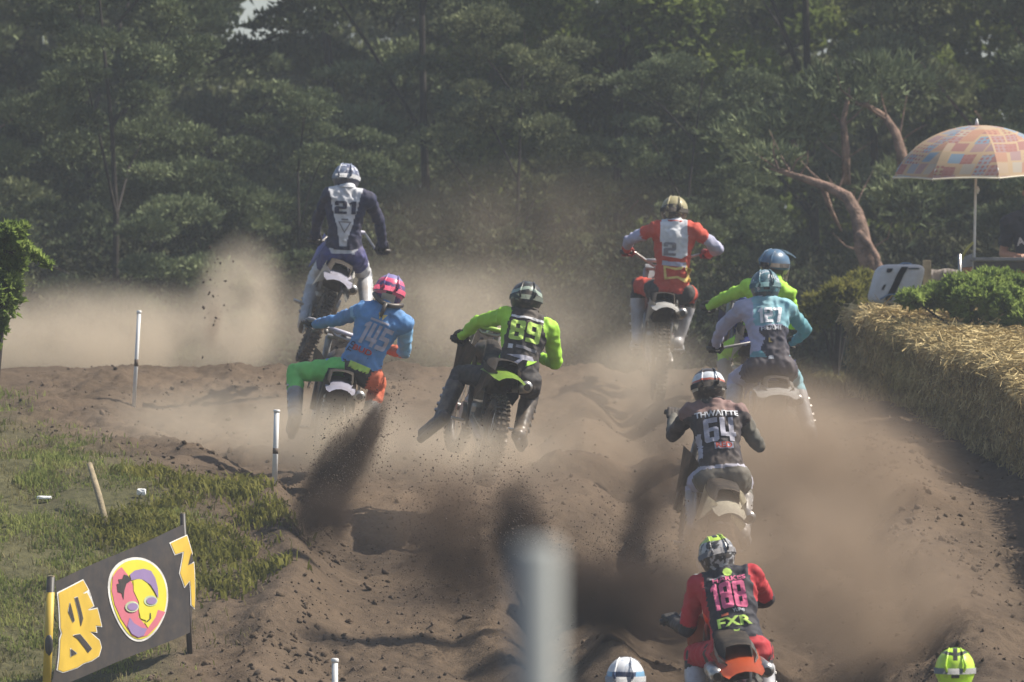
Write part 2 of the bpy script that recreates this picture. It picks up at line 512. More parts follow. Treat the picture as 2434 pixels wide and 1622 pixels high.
def make_crown(seed, h=9.0, spread=2.6, npads=76, per=520, low=.3, leaf=False):
    rg = np.random.RandomState(seed)
    C, Rr = [], []
    for i in range(npads):
        t = (i + rg.rand()) / npads
        z = low + (h - low) * t ** 1.15
        rr = spread * (.35 + .75 * (1 - t) ** .6) * (.35 + .65 * math.sqrt(rg.rand()))
        a = rg.rand() * 2 * math.pi
        C.append((rr * math.cos(a), rr * math.sin(a), z))
        q = rg.uniform(.35, .85) * (1 - .25 * t)
        Rr.append((q, q * rg.uniform(.7, 1.1), q * (rg.uniform(.28, .5) if not leaf else rg.uniform(.6, .9))))
    C, Rr = np.array(C), np.array(Rr)
    if leaf: V, Fc = tufts(C, Rr, npads * per, rg, .085, .05, 3, .1)
    else: V, Fc = tufts(C, Rr, npads * per, rg, .082, .024, 3, .55)
    me = mesh_np('crown', V, Fc)
    mb = MB()
    tp = [Vector((.25 * math.sin(k * .9 + seed) * k / 6, .2 * math.cos(k * .7 + seed) * k / 6, -.6 + (h + .3) * k / 6)) for k in range(7)]
    mb.tube(tp, [.085 - .012 * k for k in range(7)], 8)
    for i in range(0, npads, 8):
        c = Vector(C[i]); k = min(5, max(1, int((c.z - .4) / (h + .3) * 6)))
        b0 = tp[k]; mid = (b0 + c) / 2 + Vector((0, 0, -.15 + .3 * rg.rand()))
        mb.tube([b0, mid, c - Vector((0, 0, Rr[i][2] * .5))], [.03, .022, .01], 5)
    return me, mb.mesh('trunk')

CR = [make_crown(1), make_crown(2, 8.5, 2.8), make_crown(3, 9.5, 2.4), make_crown(4, 8, 3.0), make_crown(7, 8.5, 2.6, 70, 300, .4, True)]
for i, (c, t) in enumerate(CR):
    c.materials.append(M_LEAF if i == 4 else (M_NEEDLE if i % 2 else M_NEEDLE2)); t.materials.append(M_BARK_D if i != 2 else M_BARK)
def tree(x, y, kind, rot, sc, label, name='pine_tree', group='trees of the forest edge behind the track'):
    e = empty(name, (x, y, float(ground_z(x, y, False)) - .1))
    e.rotation_euler = (0, 0, rot); e.scale = (sc, sc, sc)
    tag(e, label, 'tree', group)
    c = bpy.data.objects.new('crown', CR[kind][0]); COL.objects.link(c); c.parent = e
    t = bpy.data.objects.new('trunk', CR[kind][1]); COL.objects.link(t); t.parent = e
    return e
# (x, y, kind, turn, scale, label)
TREES = [
 (-6.9, 70.5, 0, .3, .62, 'low bushy pine at the left edge of the forest, behind the leafy bush'),
 (-4.4, 71.5, 1, 1.9, .66, 'low dark pine behind the leftmost white marker post'),
 (-2.3, 72.5, 3, 3.3, .50, 'small drooping pine just left of the jumping rider'),
 (.1, 74.0, 0, 4.4, .55, 'low pine between the jumping rider and the red rider, in dust'),
 (2.0, 73.5, 1, 5.5, .52, 'low shady pine behind the red rider'),
 (6.6, 73.0, 3, 2.6, .60, 'dark pine behind the parasol'),
 (-7.6, 77, 2, 1.1, 1.0, 'tall pine at the far left with reddish bare limbs'),
 (-5.0, 78.5, 3, 2.2, 1.02, 'tall pine left of the gap where the sky shows'),
 (-1.0, 79, 1, .6, .98, 'tall olive pine right of the gap where the sky shows'),
 (1.3, 77.5, 4, 3.9, .95, 'lighter yellow green leafy tree above the middle of the pack'),
 (3.7, 79, 0, 5.0, 1.0, 'tall pine above and right of the red rider'),
 (6.3, 78.5, 2, 3.0, 1.02, 'tall dark pine above the parasol'),
 (8.6, 78, 1, 1.4, 1.0, 'tall pine at the right edge of the forest'),
 (-9.5, 86, 0, 2.5, 1.25, 'high pine in the back row at the left edge'),
 (-6.6, 88, 1, 5.2, 1.15, 'high pine in the back row left of the sky gap'),
 (.0, 87, 2, .9, 1.2, 'high pine in the back row above the jumping rider'),
 (2.6, 89, 3, 2.0, 1.25, 'high pine in the back row at the centre top'),
 (5.6, 88, 0, 3.6, 1.25, 'high pine in the back row right of the centre'),
 (9.0, 87, 3, 4.8, 1.25, 'high pine in the back row at the right edge'),
 (-2.2, 85, 3, 2.7, 1.1, 'pine closing the right side of the sky gap'),
 (4.6, 84, 4, 1.0, 1.05, 'leafy tree between pines right of the centre'),
]
for a in TREES: tree(*a, name='leafy_tree' if a[2] == 4 else 'pine_tree')
# the bare arching pine at the right
mb = MB()
def P(px, py, y): return W(px, py, y)
mb.tube([P(2085, 760, 69), P(2075, 640, 69), P(2052, 590, 69), P(2045, 540, 69.1), P(2035, 505, 69.2), P(2015, 470, 69.3), P(1975, 448, 69.4), P(1925, 430, 69.5), P(1870, 412, 69.6), P(1820, 396, 69.7)],
        [.14, .12, .10, .085, .075, .066, .055, .042, .03, .018], 9)
mb.tube([P(2040, 555, 69), P(2065, 580, 68.9), P(2085, 612, 68.8), P(2088, 650, 68.7)], [.05, .04, .035, .03], 7)
mb.tube([P(1955, 442, 69.5), P(1975, 500, 69.6), P(2000, 550, 69.6)], [.035, .028, .012], 6)
e = empty('leaning_pine', (0, 0, 0)); tag(e, 'bare reddish pine limb arching left beside the parasol', 'tree')
mb.build('trunk', M_BARK, e, True)
mb = MB()
mb.tube([P(2150, 420, 70.4), P(2142, 360, 70.4), P(2128, 315, 70.5), P(2105, 280, 70.6), P(2060, 250, 70.7), P(2025, 246, 70.8)], [.07, .06, .05, .04, .03, .015], 7)
mb.tube([P(2012, 440, 70.6), P(2010, 350, 70.6), P(2004, 290, 70.6), P(2020, 210, 70.7)], [.05, .045, .035, .02], 7)
mb.tube([P(1895, 375, 70.6), P(1880, 325, 70.7), P(1905, 370, 70.5)], [.03, .02, .02], 5)
mb.build('branch', M_BARK, e, True)
rg = np.random.RandomState(31)
mb = MB()
for (a, b_) in [(1850, 405), (1900, 420), (1960, 440), (2030, 500), (2005, 300), (2008, 380), (2110, 285), (2135, 340), (2045, 250), (2055, 600), (1880, 412), (1990, 458)]:
    q = P(a, b_, 69.6 if b_ > 395 else 70.6)
    for k in range(2):
        d = Vector((rg.randn() * .8, rg.randn() * .5, .5 + rg.rand() * .7)).normalized() * rg.uniform(.2, .55)
        mb.tube([q, q + d * .55 + Vector((rg.randn() * .03, 0, rg.randn() * .03)), q + d], [.014, .009, .003], 5)
o = mb.build('twigs', M_BARK, e)
o['kind'] = 'stuff'
rg = np.random.RandomState(77)
C = np.array([P(1835, 385, 69.9), P(1990, 235, 71), P(2090, 200, 71.2), P(1900, 300, 71), P(2160, 470, 71), P(1800, 330, 71)]); Rr = np.array([(.35, .3, .16), (.55, .5, .3), (.6, .5, .3), (.55, .5, .25), (.5, .5, .4), (.5, .5, .25)])
V, Fc = tufts(C, Rr, 1500, rg, .12, .018, 4)
link('crown', mesh_np('crown', V, Fc), e, M_NEEDLE)
# dense undergrowth at the foot of the forest
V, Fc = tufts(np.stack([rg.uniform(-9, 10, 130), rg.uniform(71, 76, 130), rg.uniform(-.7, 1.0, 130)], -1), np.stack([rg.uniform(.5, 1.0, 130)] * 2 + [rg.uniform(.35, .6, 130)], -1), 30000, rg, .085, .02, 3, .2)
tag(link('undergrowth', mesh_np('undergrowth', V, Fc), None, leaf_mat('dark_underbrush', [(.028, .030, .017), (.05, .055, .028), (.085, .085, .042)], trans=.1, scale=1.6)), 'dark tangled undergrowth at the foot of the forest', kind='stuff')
# far wood behind, one mass
V, Fc = tufts(np.stack([rg.uniform(-16, -5.2, 80).tolist() + rg.uniform(-2.75, 16, 120).tolist() + rg.uniform(-6, -2, 40).tolist(), rg.uniform(94, 104, 240), np.concatenate([rg.uniform(-1, 9, 200), rg.uniform(-1, 3.9, 40)])], -1), np.stack([rg.uniform(.9, 1.7, 240)] * 2 + [rg.uniform(.8, 1.3, 240)], -1), 110000, rg, .22, .05, 3, .3)
tag(link('far_woods', mesh_np('far_woods', V, Fc), None, M_NEEDLE2), 'far wood seen through gaps between the pines', kind='stuff')

# ------------------------------------------------------------------ bushes
def bush(name, C, Rr, n, m, label, rng, ln=.07, wd=.03, stems=None):
    C = np.array(C, float); Rr = np.array(Rr, float)
    e = empty(name, (float(C[:, 0].mean()), float(C[:, 1].mean()), float(C[:, 2].min() - .3)))
    tag(e, label, 'bush')
    V, Fc = tufts(C, Rr, n, rng, ln, wd, 3, .15)
    V = V - np.array(e.location)
    link('foliage', mesh_np('foliage', V, Fc), e, m)
    mb = MB(); base = Vector((0, 0, -.25))
    for c in C: mb.tube([base, (Vector(c) - e.location) * .5 + Vector((0, 0, .05)), Vector(c) - e.location], [.02, .014, .006], 5)
    mb.build('stems', M_BARK_D, e)
    return e
M_BUSH = leaf_mat('bush_leaves', [(.09, .14, .035), (.20, .27, .065), (.34, .42, .12)], trans=.6, scale=4)
rg = np.random.RandomState(8)
def pc(L, y): return [tuple(W(a, b_, y + c)) for a, b_, c in L]
bush('leafy_bush', pc([(-60, 600, 0), (10, 590, .1), (-20, 660, .2), (30, 640, .1), (0, 720, 0), (-60, 740, .3), (20, 560, 0), (-70, 660, 0), (20, 690, 0), (0, 790, 0)], 46),
     [(.14, .2, .13), (.13, .15, .10), (.16, .2, .14), (.09, .12, .08), (.13, .15, .13), (.2, .2, .2), (.09, .1, .07), (.2, .2, .15), (.09, .1, .1), (.05, .06, .12)], 5200, M_BUSH, 'bright green leafy bush at the left edge of the picture', rg, .045, .018)
mb = MB(); mb.tube([W(20, 600, 46), W(60, 600, 46), W(100, 625, 46), W(148, 645, 46)], [.012, .009, .006, .003], 5)
tw = bpy.data.objects['leafy_bush']; o = mb.build('twig', M_BARK_D, tw); o.location = -tw.location
V, Fc = tufts(np.array([W(50, 592, 46), W(75, 605, 46), W(95, 620, 46), W(115, 632, 46), W(55, 545, 46), W(45, 560, 46)]), np.array([(.06, .05, .04), (.05, .05, .03), (.04, .04, .025), (.03, .03, .015), (.03, .03, .05), (.05, .04, .04)]), 520, rg, .04, .016, 3)
o = link('twig_leaves', mesh_np('twig_leaves', V, Fc), tw, M_BUSH); o.location = -tw.location
bush('leafy_bush', pc([(2170, 712, 0), (2225, 706, .1), (2285, 694, 0), (2350, 686, 0), (2400, 692, .2), (2330, 718, -.3), (2390, 736, -.4), (2440, 725, -.3), (2280, 716, 0), (2440, 772, -.6)], 57.5),
     [(.12, .2, .06), (.13, .2, .09), (.18, .2, .12), (.2, .25, .14), (.2, .25, .12), (.2, .2, .15), (.2, .2, .15), (.2, .2, .2), (.16, .2, .1), (.15, .2, .15)], 9000, M_BUSH, 'dense green bush behind the hay bales, below the dark rail', rg, .06, .022)
bush('leafy_bush', pc([(1960, 730, 0), (2010, 700, 0), (2050, 680, .3), (1930, 760, 0), (1990, 740, 0)], 62.5), [(.2, .2, .11), (.2, .2, .12), (.17, .2, .12), (.14, .2, .1), (.2, .2, .12)], 2400, M_WEED, 'straggly olive bush left of the white bag', rg, .06, .016)
# ================================================================== hay bales
M_HAY = mat('hay_core', (.09, .065, .032), .95, .3, 9, .6, col2=(.26, .19, .09))
M_STRAW = leaf_mat('straw', [(.17, .125, .055), (.42, .325, .15), (.74, .60, .32)], rough=.6, trans=.08, scale=7)
rg = np.random.RandomState(3)
def make_bale(Lb, Wb, Hb, seed):
    rg = np.random.RandomState(seed)
    bm = bmesh.new(); bmesh.ops.create_cube(bm, size=1)
    for v in bm.verts: v.co = Vector((v.co.x * Wb, v.co.y * Lb, v.co.z * Hb + Hb / 2))
    bmesh.ops.bevel(bm, geom=bm.edges[:], offset=.045, segments=3, affect='EDGES')
    bmesh.ops.triangulate(bm, faces=bm.faces[:])
    bmesh.ops.subdivide_edges(bm, edges=bm.edges[:], cuts=3, use_grid_fill=True)
    for v in bm.verts:
        n = mnoise.noise(v.co * 3.1 + Vector((seed, 0, 0))) * .05 + mnoise.noise(v.co * 11) * .03
        if v.co.z > .05: v.co += v.normal * n if v.normal.length else Vector((0, 0, n))
    me = bpy.data.meshes.new('core'); bm.to_mesh(me); bm.free()
    # straws: lying on top, hanging and sticking out of the faces
    def straw(P, A, ln, w):
        n = len(P)
        A = A / np.linalg.norm(A, axis=1)[:, None]
        s = np.cross(A, rg.randn(n, 3)); s /= np.linalg.norm(s, axis=1)[:, None]
        s *= w
        V = np.stack([P - s, P + s, P + A * ln + s, P + A * ln - s], 1).reshape(-1, 3)
        return V, np.arange(4 * n).reshape(-1, 4)
    nt_ = int(5200 * Lb / 2.2)
    P = np.stack([rg.uniform(-Wb / 2 - .03, Wb / 2, nt_), rg.uniform(-Lb / 2, Lb / 2, nt_), Hb + .022 * rg.randn(nt_) + .008], -1)
    A = rg.randn(nt_, 3); A[:, 2] *= .16
    V1, F1 = straw(P, A, rg.uniform(.03, .13, (nt_, 1)), rg.uniform(.002, .0055, (nt_, 1)))
    nf = int(4200 * Lb / 2.2)
    side = rg.rand(nf) < .82
    yy = rg.uniform(-Lb / 2, Lb / 2, nf)
    P = np.stack([np.where(side, -Wb / 2 - .02 + .03 * rg.randn(nf), rg.uniform(-Wb / 2, Wb / 2, nf)), np.where(side, yy, -Lb / 2 - .02), Hb * rg.rand(nf) ** .8], -1)
    A = rg.randn(nf, 3) * np.array([.5, .7, .6]); A[:, 2] -= .9; A[:, 0] += .1
    V2, F2 = straw(P, A, rg.uniform(.03, .11, (nf, 1)), rg.uniform(.002, .0045, (nf, 1)))
    ne = int(900 * Lb / 2.2)       # fringe hanging over the near edge
    P = np.stack([np.full(ne, -Wb / 2 - .01) + .05 * rg.randn(ne), rg.uniform(-Lb / 2, Lb / 2, ne), Hb - .03 + .04 * rg.randn(ne)], -1)
    A = rg.randn(ne, 3) * .7; A[:, 0] -= .6; A[:, 2] -= .5
    V3, F3 = straw(P, A, rg.uniform(.04, .12, (ne, 1)), rg.uniform(.002, .005, (ne, 1)))
    V = np.concatenate([V1, V2, V3]); Fc = np.concatenate([F1, F2 + len(V1), F3 + len(V1) + len(V2)])
    return me, mesh_np('straw', V, Fc)
BAL = [make_bale(2.30, .98, .74, 1), make_bale(2.24, .98, .70, 5), make_bale(2.32, 1.0, .72, 9)]
for c, s in BAL: c.materials.append(M_HAY); s.materials.append(M_STRAW)
ys = [59.6, 57.15, 54.7, 52.3, 49.9, 47.5, 45.1]
lab = ['farthest hay bale, at the left end of the row beside the white bag', 'hay bale next to the far end one, its top in full sun',
       'hay bale in front of the green bush, third from the far end', 'middle hay bale of the row, straw hanging over its edge',
       'hay bale with a notch in its top edge, near the right picture edge', 'nearest hay bale in view, cut by the right picture edge', 'hay bale beyond the right picture edge']
for i, y in enumerate(ys):
    xx = 3.15 + .5 + (60.8 - y) * .078
    zb = float(base_z(np.array(xx - .5), np.array(y))) - .03
    zt = [.235, .12, -.02, -.17, -.34, -.5, -.7][i]
    e = empty('hay_bale', (xx, y, zb))
    dz = (float(base_z(xx, y + 1)) - float(base_z(xx, y - 1))) / 2
    e.rotation_euler = (math.atan2([.02, .05, .06, .062, .07, .075, .08][i], 1), [0, .01, -.02, .015, -.01, .02, 0][i], math.atan(.078) + [0, .01, -.012, .015, -.01, .01, 0][i])
    e.scale = (1, 1, (zt - zb) / .72)
    tag(e, lab[i], 'hay bale', 'hay bales lining the track')
    c, s = BAL[i % 3]
    o = bpy.data.objects.new('core', c); COL.objects.link(o); o.parent = e
    o = bpy.data.objects.new('straw', s); COL.objects.link(o); o.parent = e; o['kind'] = 'stuff'

# ================================================================== parasol
def parasol():
    y0 = 60.6
    e = empty('parasol', W(2318, 700, y0)); tag(e, 'open beach parasol with orange, blue and cream patchwork print on a white pole', 'parasol')
    ap = W(2322, 298, y0) - e.location
    Rm, Hh = .81, .47
    n = 8
    m, nt, b = new_mat('patchwork_print')
    N, L = nt.nodes, nt.links
    tc = N.new('ShaderNodeTexCoord')
    mp = N.new('ShaderNodeMapping'); mp.inputs['Scale'].default_value = (1, 1, 1)
    L.new(tc.outputs['UV'], mp.inputs[0])
    def vor(sc, feat='F1', dist='CHEBYCHEV', rnd=.35):
        v = N.new('ShaderNodeTexVoronoi'); v.distance = dist; v.inputs['Scale'].default_value = sc * 1.35; v.inputs['Randomness'].default_value = rnd
        L.new(mp.outputs[0], v.inputs['Vector']); return v
    v1 = vor(5.2); v2 = vor(15, dist='EUCLIDEAN', rnd=.2)
    sp = N.new('ShaderNodeSeparateColor'); L.new(v1.outputs['Color'], sp.inputs[0])
    cr = N.new('ShaderNodeValToRGB'); cr.color_ramp.interpolation = 'CONSTANT'
    cols = [(0, (.44, .16, .13)), (.14, (.58, .40, .24)), (.28, (.55, .24, .12)), (.40, (.20, .33, .46)), (.54, (.52, .36, .18)), (.66, (.44, .25, .24)), (.78, (.34, .36, .42)), (.90, (.52, .44, .34))]
    el = cr.color_ramp.elements
    while len(el) < len(cols): el.new(.5)
    for i, (p_, c_) in enumerate(cols): el[i].position = p_; el[i].color = (*c_, 1)
    L.new(sp.outputs[0], cr.inputs[0])
    # rings and dots printed in some of the patches
    r1 = N.new('ShaderNodeMath'); r1.operation = 'LESS_THAN'; r1.inputs[1].default_value = .33; L.new(v2.outputs['Distance'], r1.inputs[0])
    r2 = N.new('ShaderNodeMath'); r2.operation = 'GREATER_THAN'; r2.inputs[1].default_value = .5; L.new(sp.outputs[1], r2.inputs[0])
    r3 = N.new('ShaderNodeMath'); r3.operation = 'MULTIPLY'; L.new(r1.outputs[0], r3.inputs[0]); L.new(r2.outputs[0], r3.inputs[1])
    mx = N.new('ShaderNodeMixRGB'); mx.inputs[2].default_value = (.42, .12, .09, 1); L.new(r3.outputs[0], mx.inputs[0]); L.new(cr.outputs[0], mx.inputs[1])
    mx2 = N.new('ShaderNodeMixRGB'); mx2.inputs[2].default_value = (.58, .38, .18, 1)
    g2 = N.new('ShaderNodeMath'); g2.operation = 'GREATER_THAN'; g2.inputs[1].default_value = .43; L.new(v1.outputs['Distance'], g2.inputs[0])
    L.new(g2.outputs[0], mx2.inputs[0]); L.new(mx.outputs[0], mx2.inputs[1])
    hs_ = N.new('ShaderNodeHueSaturation'); hs_.inputs['Saturation'].default_value = .78; hs_.inputs['Value'].default_value = .92; L.new(mx2.outputs[0], hs_.inputs['Color']); mx2 = hs_
    L.new(mx2.outputs[0], b.inputs['Base Color']); b.inputs['Roughness'].default_value = .8
    tr = N.new('ShaderNodeBsdfTranslucent'); L.new(mx2.outputs[0], tr.inputs[0])
    ms = N.new('ShaderNodeMixShader'); ms.inputs[0].default_value = .3; L.new(b.outputs[0], ms.inputs[1]); L.new(tr.outputs[0], ms.inputs[2]); L.new(ms.outputs[0], N['Material Output'].inputs[0])
    tilt = Matrix.Translation(ap) @ Matrix.Rotation(R(-1.5), 4, 'Y') @ Matrix.Rotation(R(4), 4, 'X')
    for k in range(n):
        bm = bmesh.new(); uv = bm.loops.layers.uv.new('UVMap')
        a0 = 2 * math.pi * (k + .22) / n; a1 = a0 + 2 * math.pi / n
        rows, S = 12, 8
        g = []
        for i in range(rows + 1):
            t = i / rows; row = []
            for j in range(S + 1):
                u = j / S; a = a0 + (a1 - a0) * u
                sag = math.sin(math.pi * u)
                r = Rm * math.sin(t * 1.30) / math.sin(1.30)
                z = -Hh * (1 - math.cos(t * 1.30)) / (1 - math.cos(1.30))
                chord = 1 - (1 - math.cos((a1 - a0) / 2)) * sag * t * .9
                row.append((bm.verts.new((r * math.cos(a) * chord, r * math.sin(a) * chord, z - .012 * sag * t + (.022 * sag if t > .97 else 0))), (k * 1.37 + u * t * .72, t)))
            g.append(row)
        for i in range(rows):
            for j in range(S):
                q = [g[i][j], g[i + 1][j], g[i + 1][j + 1], g[i][j + 1]]
                f = bm.faces.new([v for v, _ in q])
                for lp, (_, c_) in zip(f.loops, q): lp[uv].uv = c_
        bmesh.ops.transform(bm, matrix=tilt, verts=bm.verts)
        me = bpy.data.meshes.new('canopy_panel'); bm.to_mesh(me); bm.free()
        for p_ in me.polygons: p_.use_smooth = True
        link('canopy_panel', me, e, m)
        mb = MB()
        pts = []
        for i in range(9):
            t = i / 8
            r = Rm * math.sin(t * 1.30) / math.sin(1.30); z = -Hh * (1 - math.cos(t * 1.30)) / (1 - math.cos(1.30)) - .008
            pts.append(tilt @ Vector((r * math.cos(a0), r * math.sin(a0), z)))
        mb.tube(pts, .005, 5)
        mb.tube([pts[4], tilt @ Vector((0, 0, -.42))], .004, 5)
        mb.build('rib', M_WHITE, e)
        # cream hem
        mb = MB(); hem = [tilt @ Vector((Rm * math.cos(a0 + (a1 - a0) * j / 8) * (1 - (1 - math.cos((a1 - a0) / 2)) * math.sin(math.pi * j / 8) * .9), Rm * math.sin(a0 + (a1 - a0) * j / 8) * (1 - (1 - math.cos((a1 - a0) / 2)) * math.sin(math.pi * j / 8) * .9), -Hh + .008 - .012 * math.sin(math.pi * j / 8) + .022 * math.sin(math.pi * j / 8))) for j in range(9)]
        mb.tube(hem, .009, 5); mb.build('hem', M_CREAM, e)
    foot = W(2313, 735, y0) - e.location
    mb = MB(); mb.tube([foot, ap + Vector((0, 0, .01))], .0125, 10); mb.build('pole', M_WHITE, e, True)
    mb = MB(); mb.tube([ap, ap + Vector((0, 0, .03)), ap + Vector((0, 0, .06))], [.02, .014, .006], 8); mb.build('finial', M_WHITE, e, True)
    kn = W(2325, 452, y0) - e.location
    mb = MB(); mb.ball(kn, (.014, .012, .025)); mb.disc(kn + Vector((-.012, 0, 0)), (0, 0, 1), .017, .07, 12); mb.build('tilt_knob', M_WHITE, e, True)
M_WHITE = mat('white_plastic', (.72, .72, .70), .45, .06, 4, dirt=.12)
M_CREAM = mat('cream_cloth', (.70, .64, .50), .8, .1, 6)
M_BLACK = mat('black_plastic', (.022, .022, .025), .5, .2, 6, dirt=.15)
M_STEEL = mat('brushed_metal', (.50, .50, .50), .32, .1, 20, metal=.9, dirt=.15)
parasol()

# ------------------------------------------------------------------ marshals' corner: bag, posts, rail
M_BAGW = mat('bag_white', (.62, .64, .66), .6, .08, 5, dirt=.15)
M_BAGB = mat('bag_blue', (.10, .20, .34), .6, .2, 8, dirt=.1)
def sup(c, rx, ry, rz, pw=.45, n=28, m_=16):
    """rounded-box solid"""
    bm = bmesh.new(); bmesh.ops.create_uvsphere(bm, u_segments=n, v_segments=m_, radius=1)
    f = lambda t: math.copysign(abs(t) ** pw, t)
    for v in bm.verts:
        p_ = v.co.normalized(); v.co = Vector((f(p_.x) * rx, f(p_.y) * ry, f(p_.z) * rz)) * (1 + .02 * mnoise.noise(p_ * 3))
    return bm
y0 = 61.2
e = empty('cooler_bag', W(2130, 715, y0)); tag(e, 'plump white bag with a slanting dark blue stripe, on the hay by the wooden post', 'bag')
bm = sup(None, .235, .14, .185, .38)
Mb = Matrix.Translation(Vector((.0, 0, .155))) @ Matrix(((1, 0, .28, 0), (0, 1, 0, 0), (0, 0, 1, 0), (0, 0, 0, 1)))
bmesh.ops.transform(bm, matrix=Mb, verts=bm.verts)
me = bpy.data.meshes.new('bag_body'); bm.to_mesh(me); bm.free(); me.polygons.foreach_set('use_smooth', np.ones(len(me.polygons), dtype=bool))
bag = link('bag_body', me, e, M_BAGW)
def strip(pts, wid, y, name, m, par, bulge=.0):
    mb = MB(); P_ = []
    for (a, c, w_) in [(p_[0], p_[1], wid if len(p_) < 3 else p_[2]) for p_ in pts]: P_.append([Vector((a - w_ / 2, y, c)), Vector((a + w_ / 2, y, c))])
    mb.grid(P_, .008); return mb.build(name, m, par)
strip([(.075, .315), (.03, .24), (-.01, .15), (-.055, .06), (-.09, .0)], .065, -.148, 'blue_stripe', M_BAGB, e)
strip([(-.065, .30, .055), (-.072, .278, .055), (-.08, .262, .03)], .07, -.146, 'print_mark', M_BAGB, e)
strip([(-.11, .15, .022), (-.13, .12, .022), (-.135, .10, .022)], .02, -.147, 'print_mark', mat('faded_grey_print', (.25, .28, .34), .6), e)
strip([(.16, .305, .10), (.155, .292, .10)], .1, -.146, 'print_mark', mat('pale_blue_print', (.25, .38, .5), .6), e)
mb = MB(); mb.tube([Vector((-.16, -.15, .01)), Vector((-.08, -.16, .055)), Vector((.03, -.165, .06)), Vector((.12, -.15, .035)), Vector((.2, -.12, .06))], .008, 6); mb.build('strap', M_BAGB, e)
mb = MB(); mb.tube([Vector((.02, 0, .33)), Vector((.06, 0, .352)), Vector((.12, 0, .352)), Vector((.16, 0, .33))], .008, 6); mb.build('handle', M_BAGB, e)
mb = MB(); mb.box(W(2203, 672, 61.3), (.075, .06, .42), bev=.006)
M_WOODP = mat('pale_wood', (.30, .24, .15), .8, .2, 12, .3)
tag(mb.build('wooden_post', M_WOODP), 'squared pale wooden post between the white bag and the low white panel', 'post')
e = empty('canvas_panel', W(2245, 700, 61.4)); tag(e, 'low off-white canvas panel slung between the wooden post and a metal post', 'panel')
mb = MB(); P_ = [[W(2214 + (2277 - 2214) * j / 8, 640 + 78 * i / 6 + 2 * math.sin(j), 61.4 + .02 * math.sin(j * 1.4 + i)) - e.location for j in range(9)] for i in range(7)]
mb.grid(P_, .006); mb.build('canvas', mat('offwhite_canvas', (.42, .39, .38), .85, .15, 4, dirt=.3), e, True)
mb = MB(); mb.tube([W(2281, 605, 61.35) - e.location, W(2283, 730, 61.35) - e.location], .016, 8); mb.build('metal_post', M_STEEL, e, True)
e = empty('hanging_cloth', W(2300, 680, 60.8)); tag(e, 'small grey and orange cloth tied to the parasol pole', 'cloth')
mb = MB(); mb.grid([[W(a, b_, 60.8 + .012 * math.sin(a * .3)) - e.location for a, b_ in r_] for r_ in [[(2287, 613), (2298, 608), (2311, 603)], [(2286, 625), (2298, 625), (2312, 622)], [(2287, 636), (2299, 635), (2313, 634)]]], .006); mb.build('grey_half', mat('grey_cloth', (.42, .44, .48), .85, .1, 5), e)
mb = MB(); mb.grid([[W(a, b_, 60.8 + .012 * math.sin(a * .3)) - e.location for a, b_ in r_] for r_ in [[(2287, 637), (2299, 636), (2313, 635)], [(2290, 652), (2302, 655), (2316, 650)], [(2292, 668), (2306, 665), (2319, 662)]]], .006); mb.build('orange_half', mat('pale_orange_cloth', (.62, .36, .24), .85, .15, 5), e)
mb = MB(); mb.tube([W(2313, 577, 60.55), W(2300, 590, 60.6), W(2290, 606, 60.7), W(2288, 618, 60.75)], [.01, .014, .010, .006], 6)
tag(mb.build('ribbon', mat('yellow_ribbon', (.50, .48, .12), .7)), 'yellow green ribbon knotted to the parasol pole', 'ribbon')
e = empty('trackside_table', W(2400, 700, 60.3)); tag(e, 'dark table with a grey top edge in front of the seated spectator', 'table')
mb = MB(); mb.box(W(2440, 617, 60.5) - e.location, (1.0, .55, .03), bev=.004); mb.build('table_top', mat('grey_board', (.20, .20, .21), .6), e)
mb = MB(); mb.box(W(2440, 633, 60.28) - e.location, (.98, .02, .085)); mb.build('apron', M_BLACK, e)
for a in (2330, 2550):
    mb = MB(); mb.tube([W(a, 640, 60.35) - e.location, W(a, 760, 60.35) - e.location], .015, 6); mb.build('leg', M_STEEL, e)
mb = MB(); mb.box(W(2425, 655, 60.6) , (.42, .3, .10), bev=.01)
tag(mb.build('crate', mat('orange_crate', (.48, .25, .05), .7, .15, 6)), 'yellow orange crate under the dark table', 'crate')

# ------------------------------------------------------------------ marker posts
M_POSTD = mat('post_scuff', (.12, .09, .07), .8, .2, 9)
def marker(top, bot, y, r, label, scuff=.45):
    a, b_ = W(*top, y), W(*bot, y)
    b_.z = min(b_.z, float(ground_z(b_.x, b_.y)) - .05)
    e = empty('marker_post', b_); tag(e, label, 'post', 'white marker posts along the track')
    d = a - b_
    mb = MB(); mb.tube([Vector(), d * .98], r, 12); mb.build('shaft', M_WHITE, e, True)
    mb = MB(); mb.tube([d * .965, d * .975, d * .995, d], [r * 1.08, r * 1.3, r * 1.25, r * .8], 12); mb.build('cap', M_WHITE, e, True)
    mb = MB(); mb.tube([d * scuff, d * (scuff + .07)], r * 1.04, 12); mb.build('dirt_smear', M_POSTD, e, True)
marker((331, 738), (317, 880), 57.5, .017, 'thin white marker post standing on the far crest at the left')
marker((658, 974), (652, 1140), 48.9, .020, 'white marker post on the bank lip by the weeds, left of the dark dirt spray')
marker((796, 1565), (796, 1700), 41.0, .019, 'white marker post whose tip just shows at the bottom edge')
mb = MB(); a, b_ = W(213, 1104, 48.3), W(255, 1222, 47.6); b_.z -= .1
mb.tube([a, a * .5 + b_ * .5 + Vector((.004, 0, 0)), b_], [.021, .024, .024], 9)
tag(mb.build('wooden_stake', mat('weathered_wood', (.26, .21, .13), .85, .25, 14, .4), None, True), 'weathered wooden stake leaning left in the grass', 'stake')
mb = MB(); YP = 6.4; a = W(1274, 1290, YP)
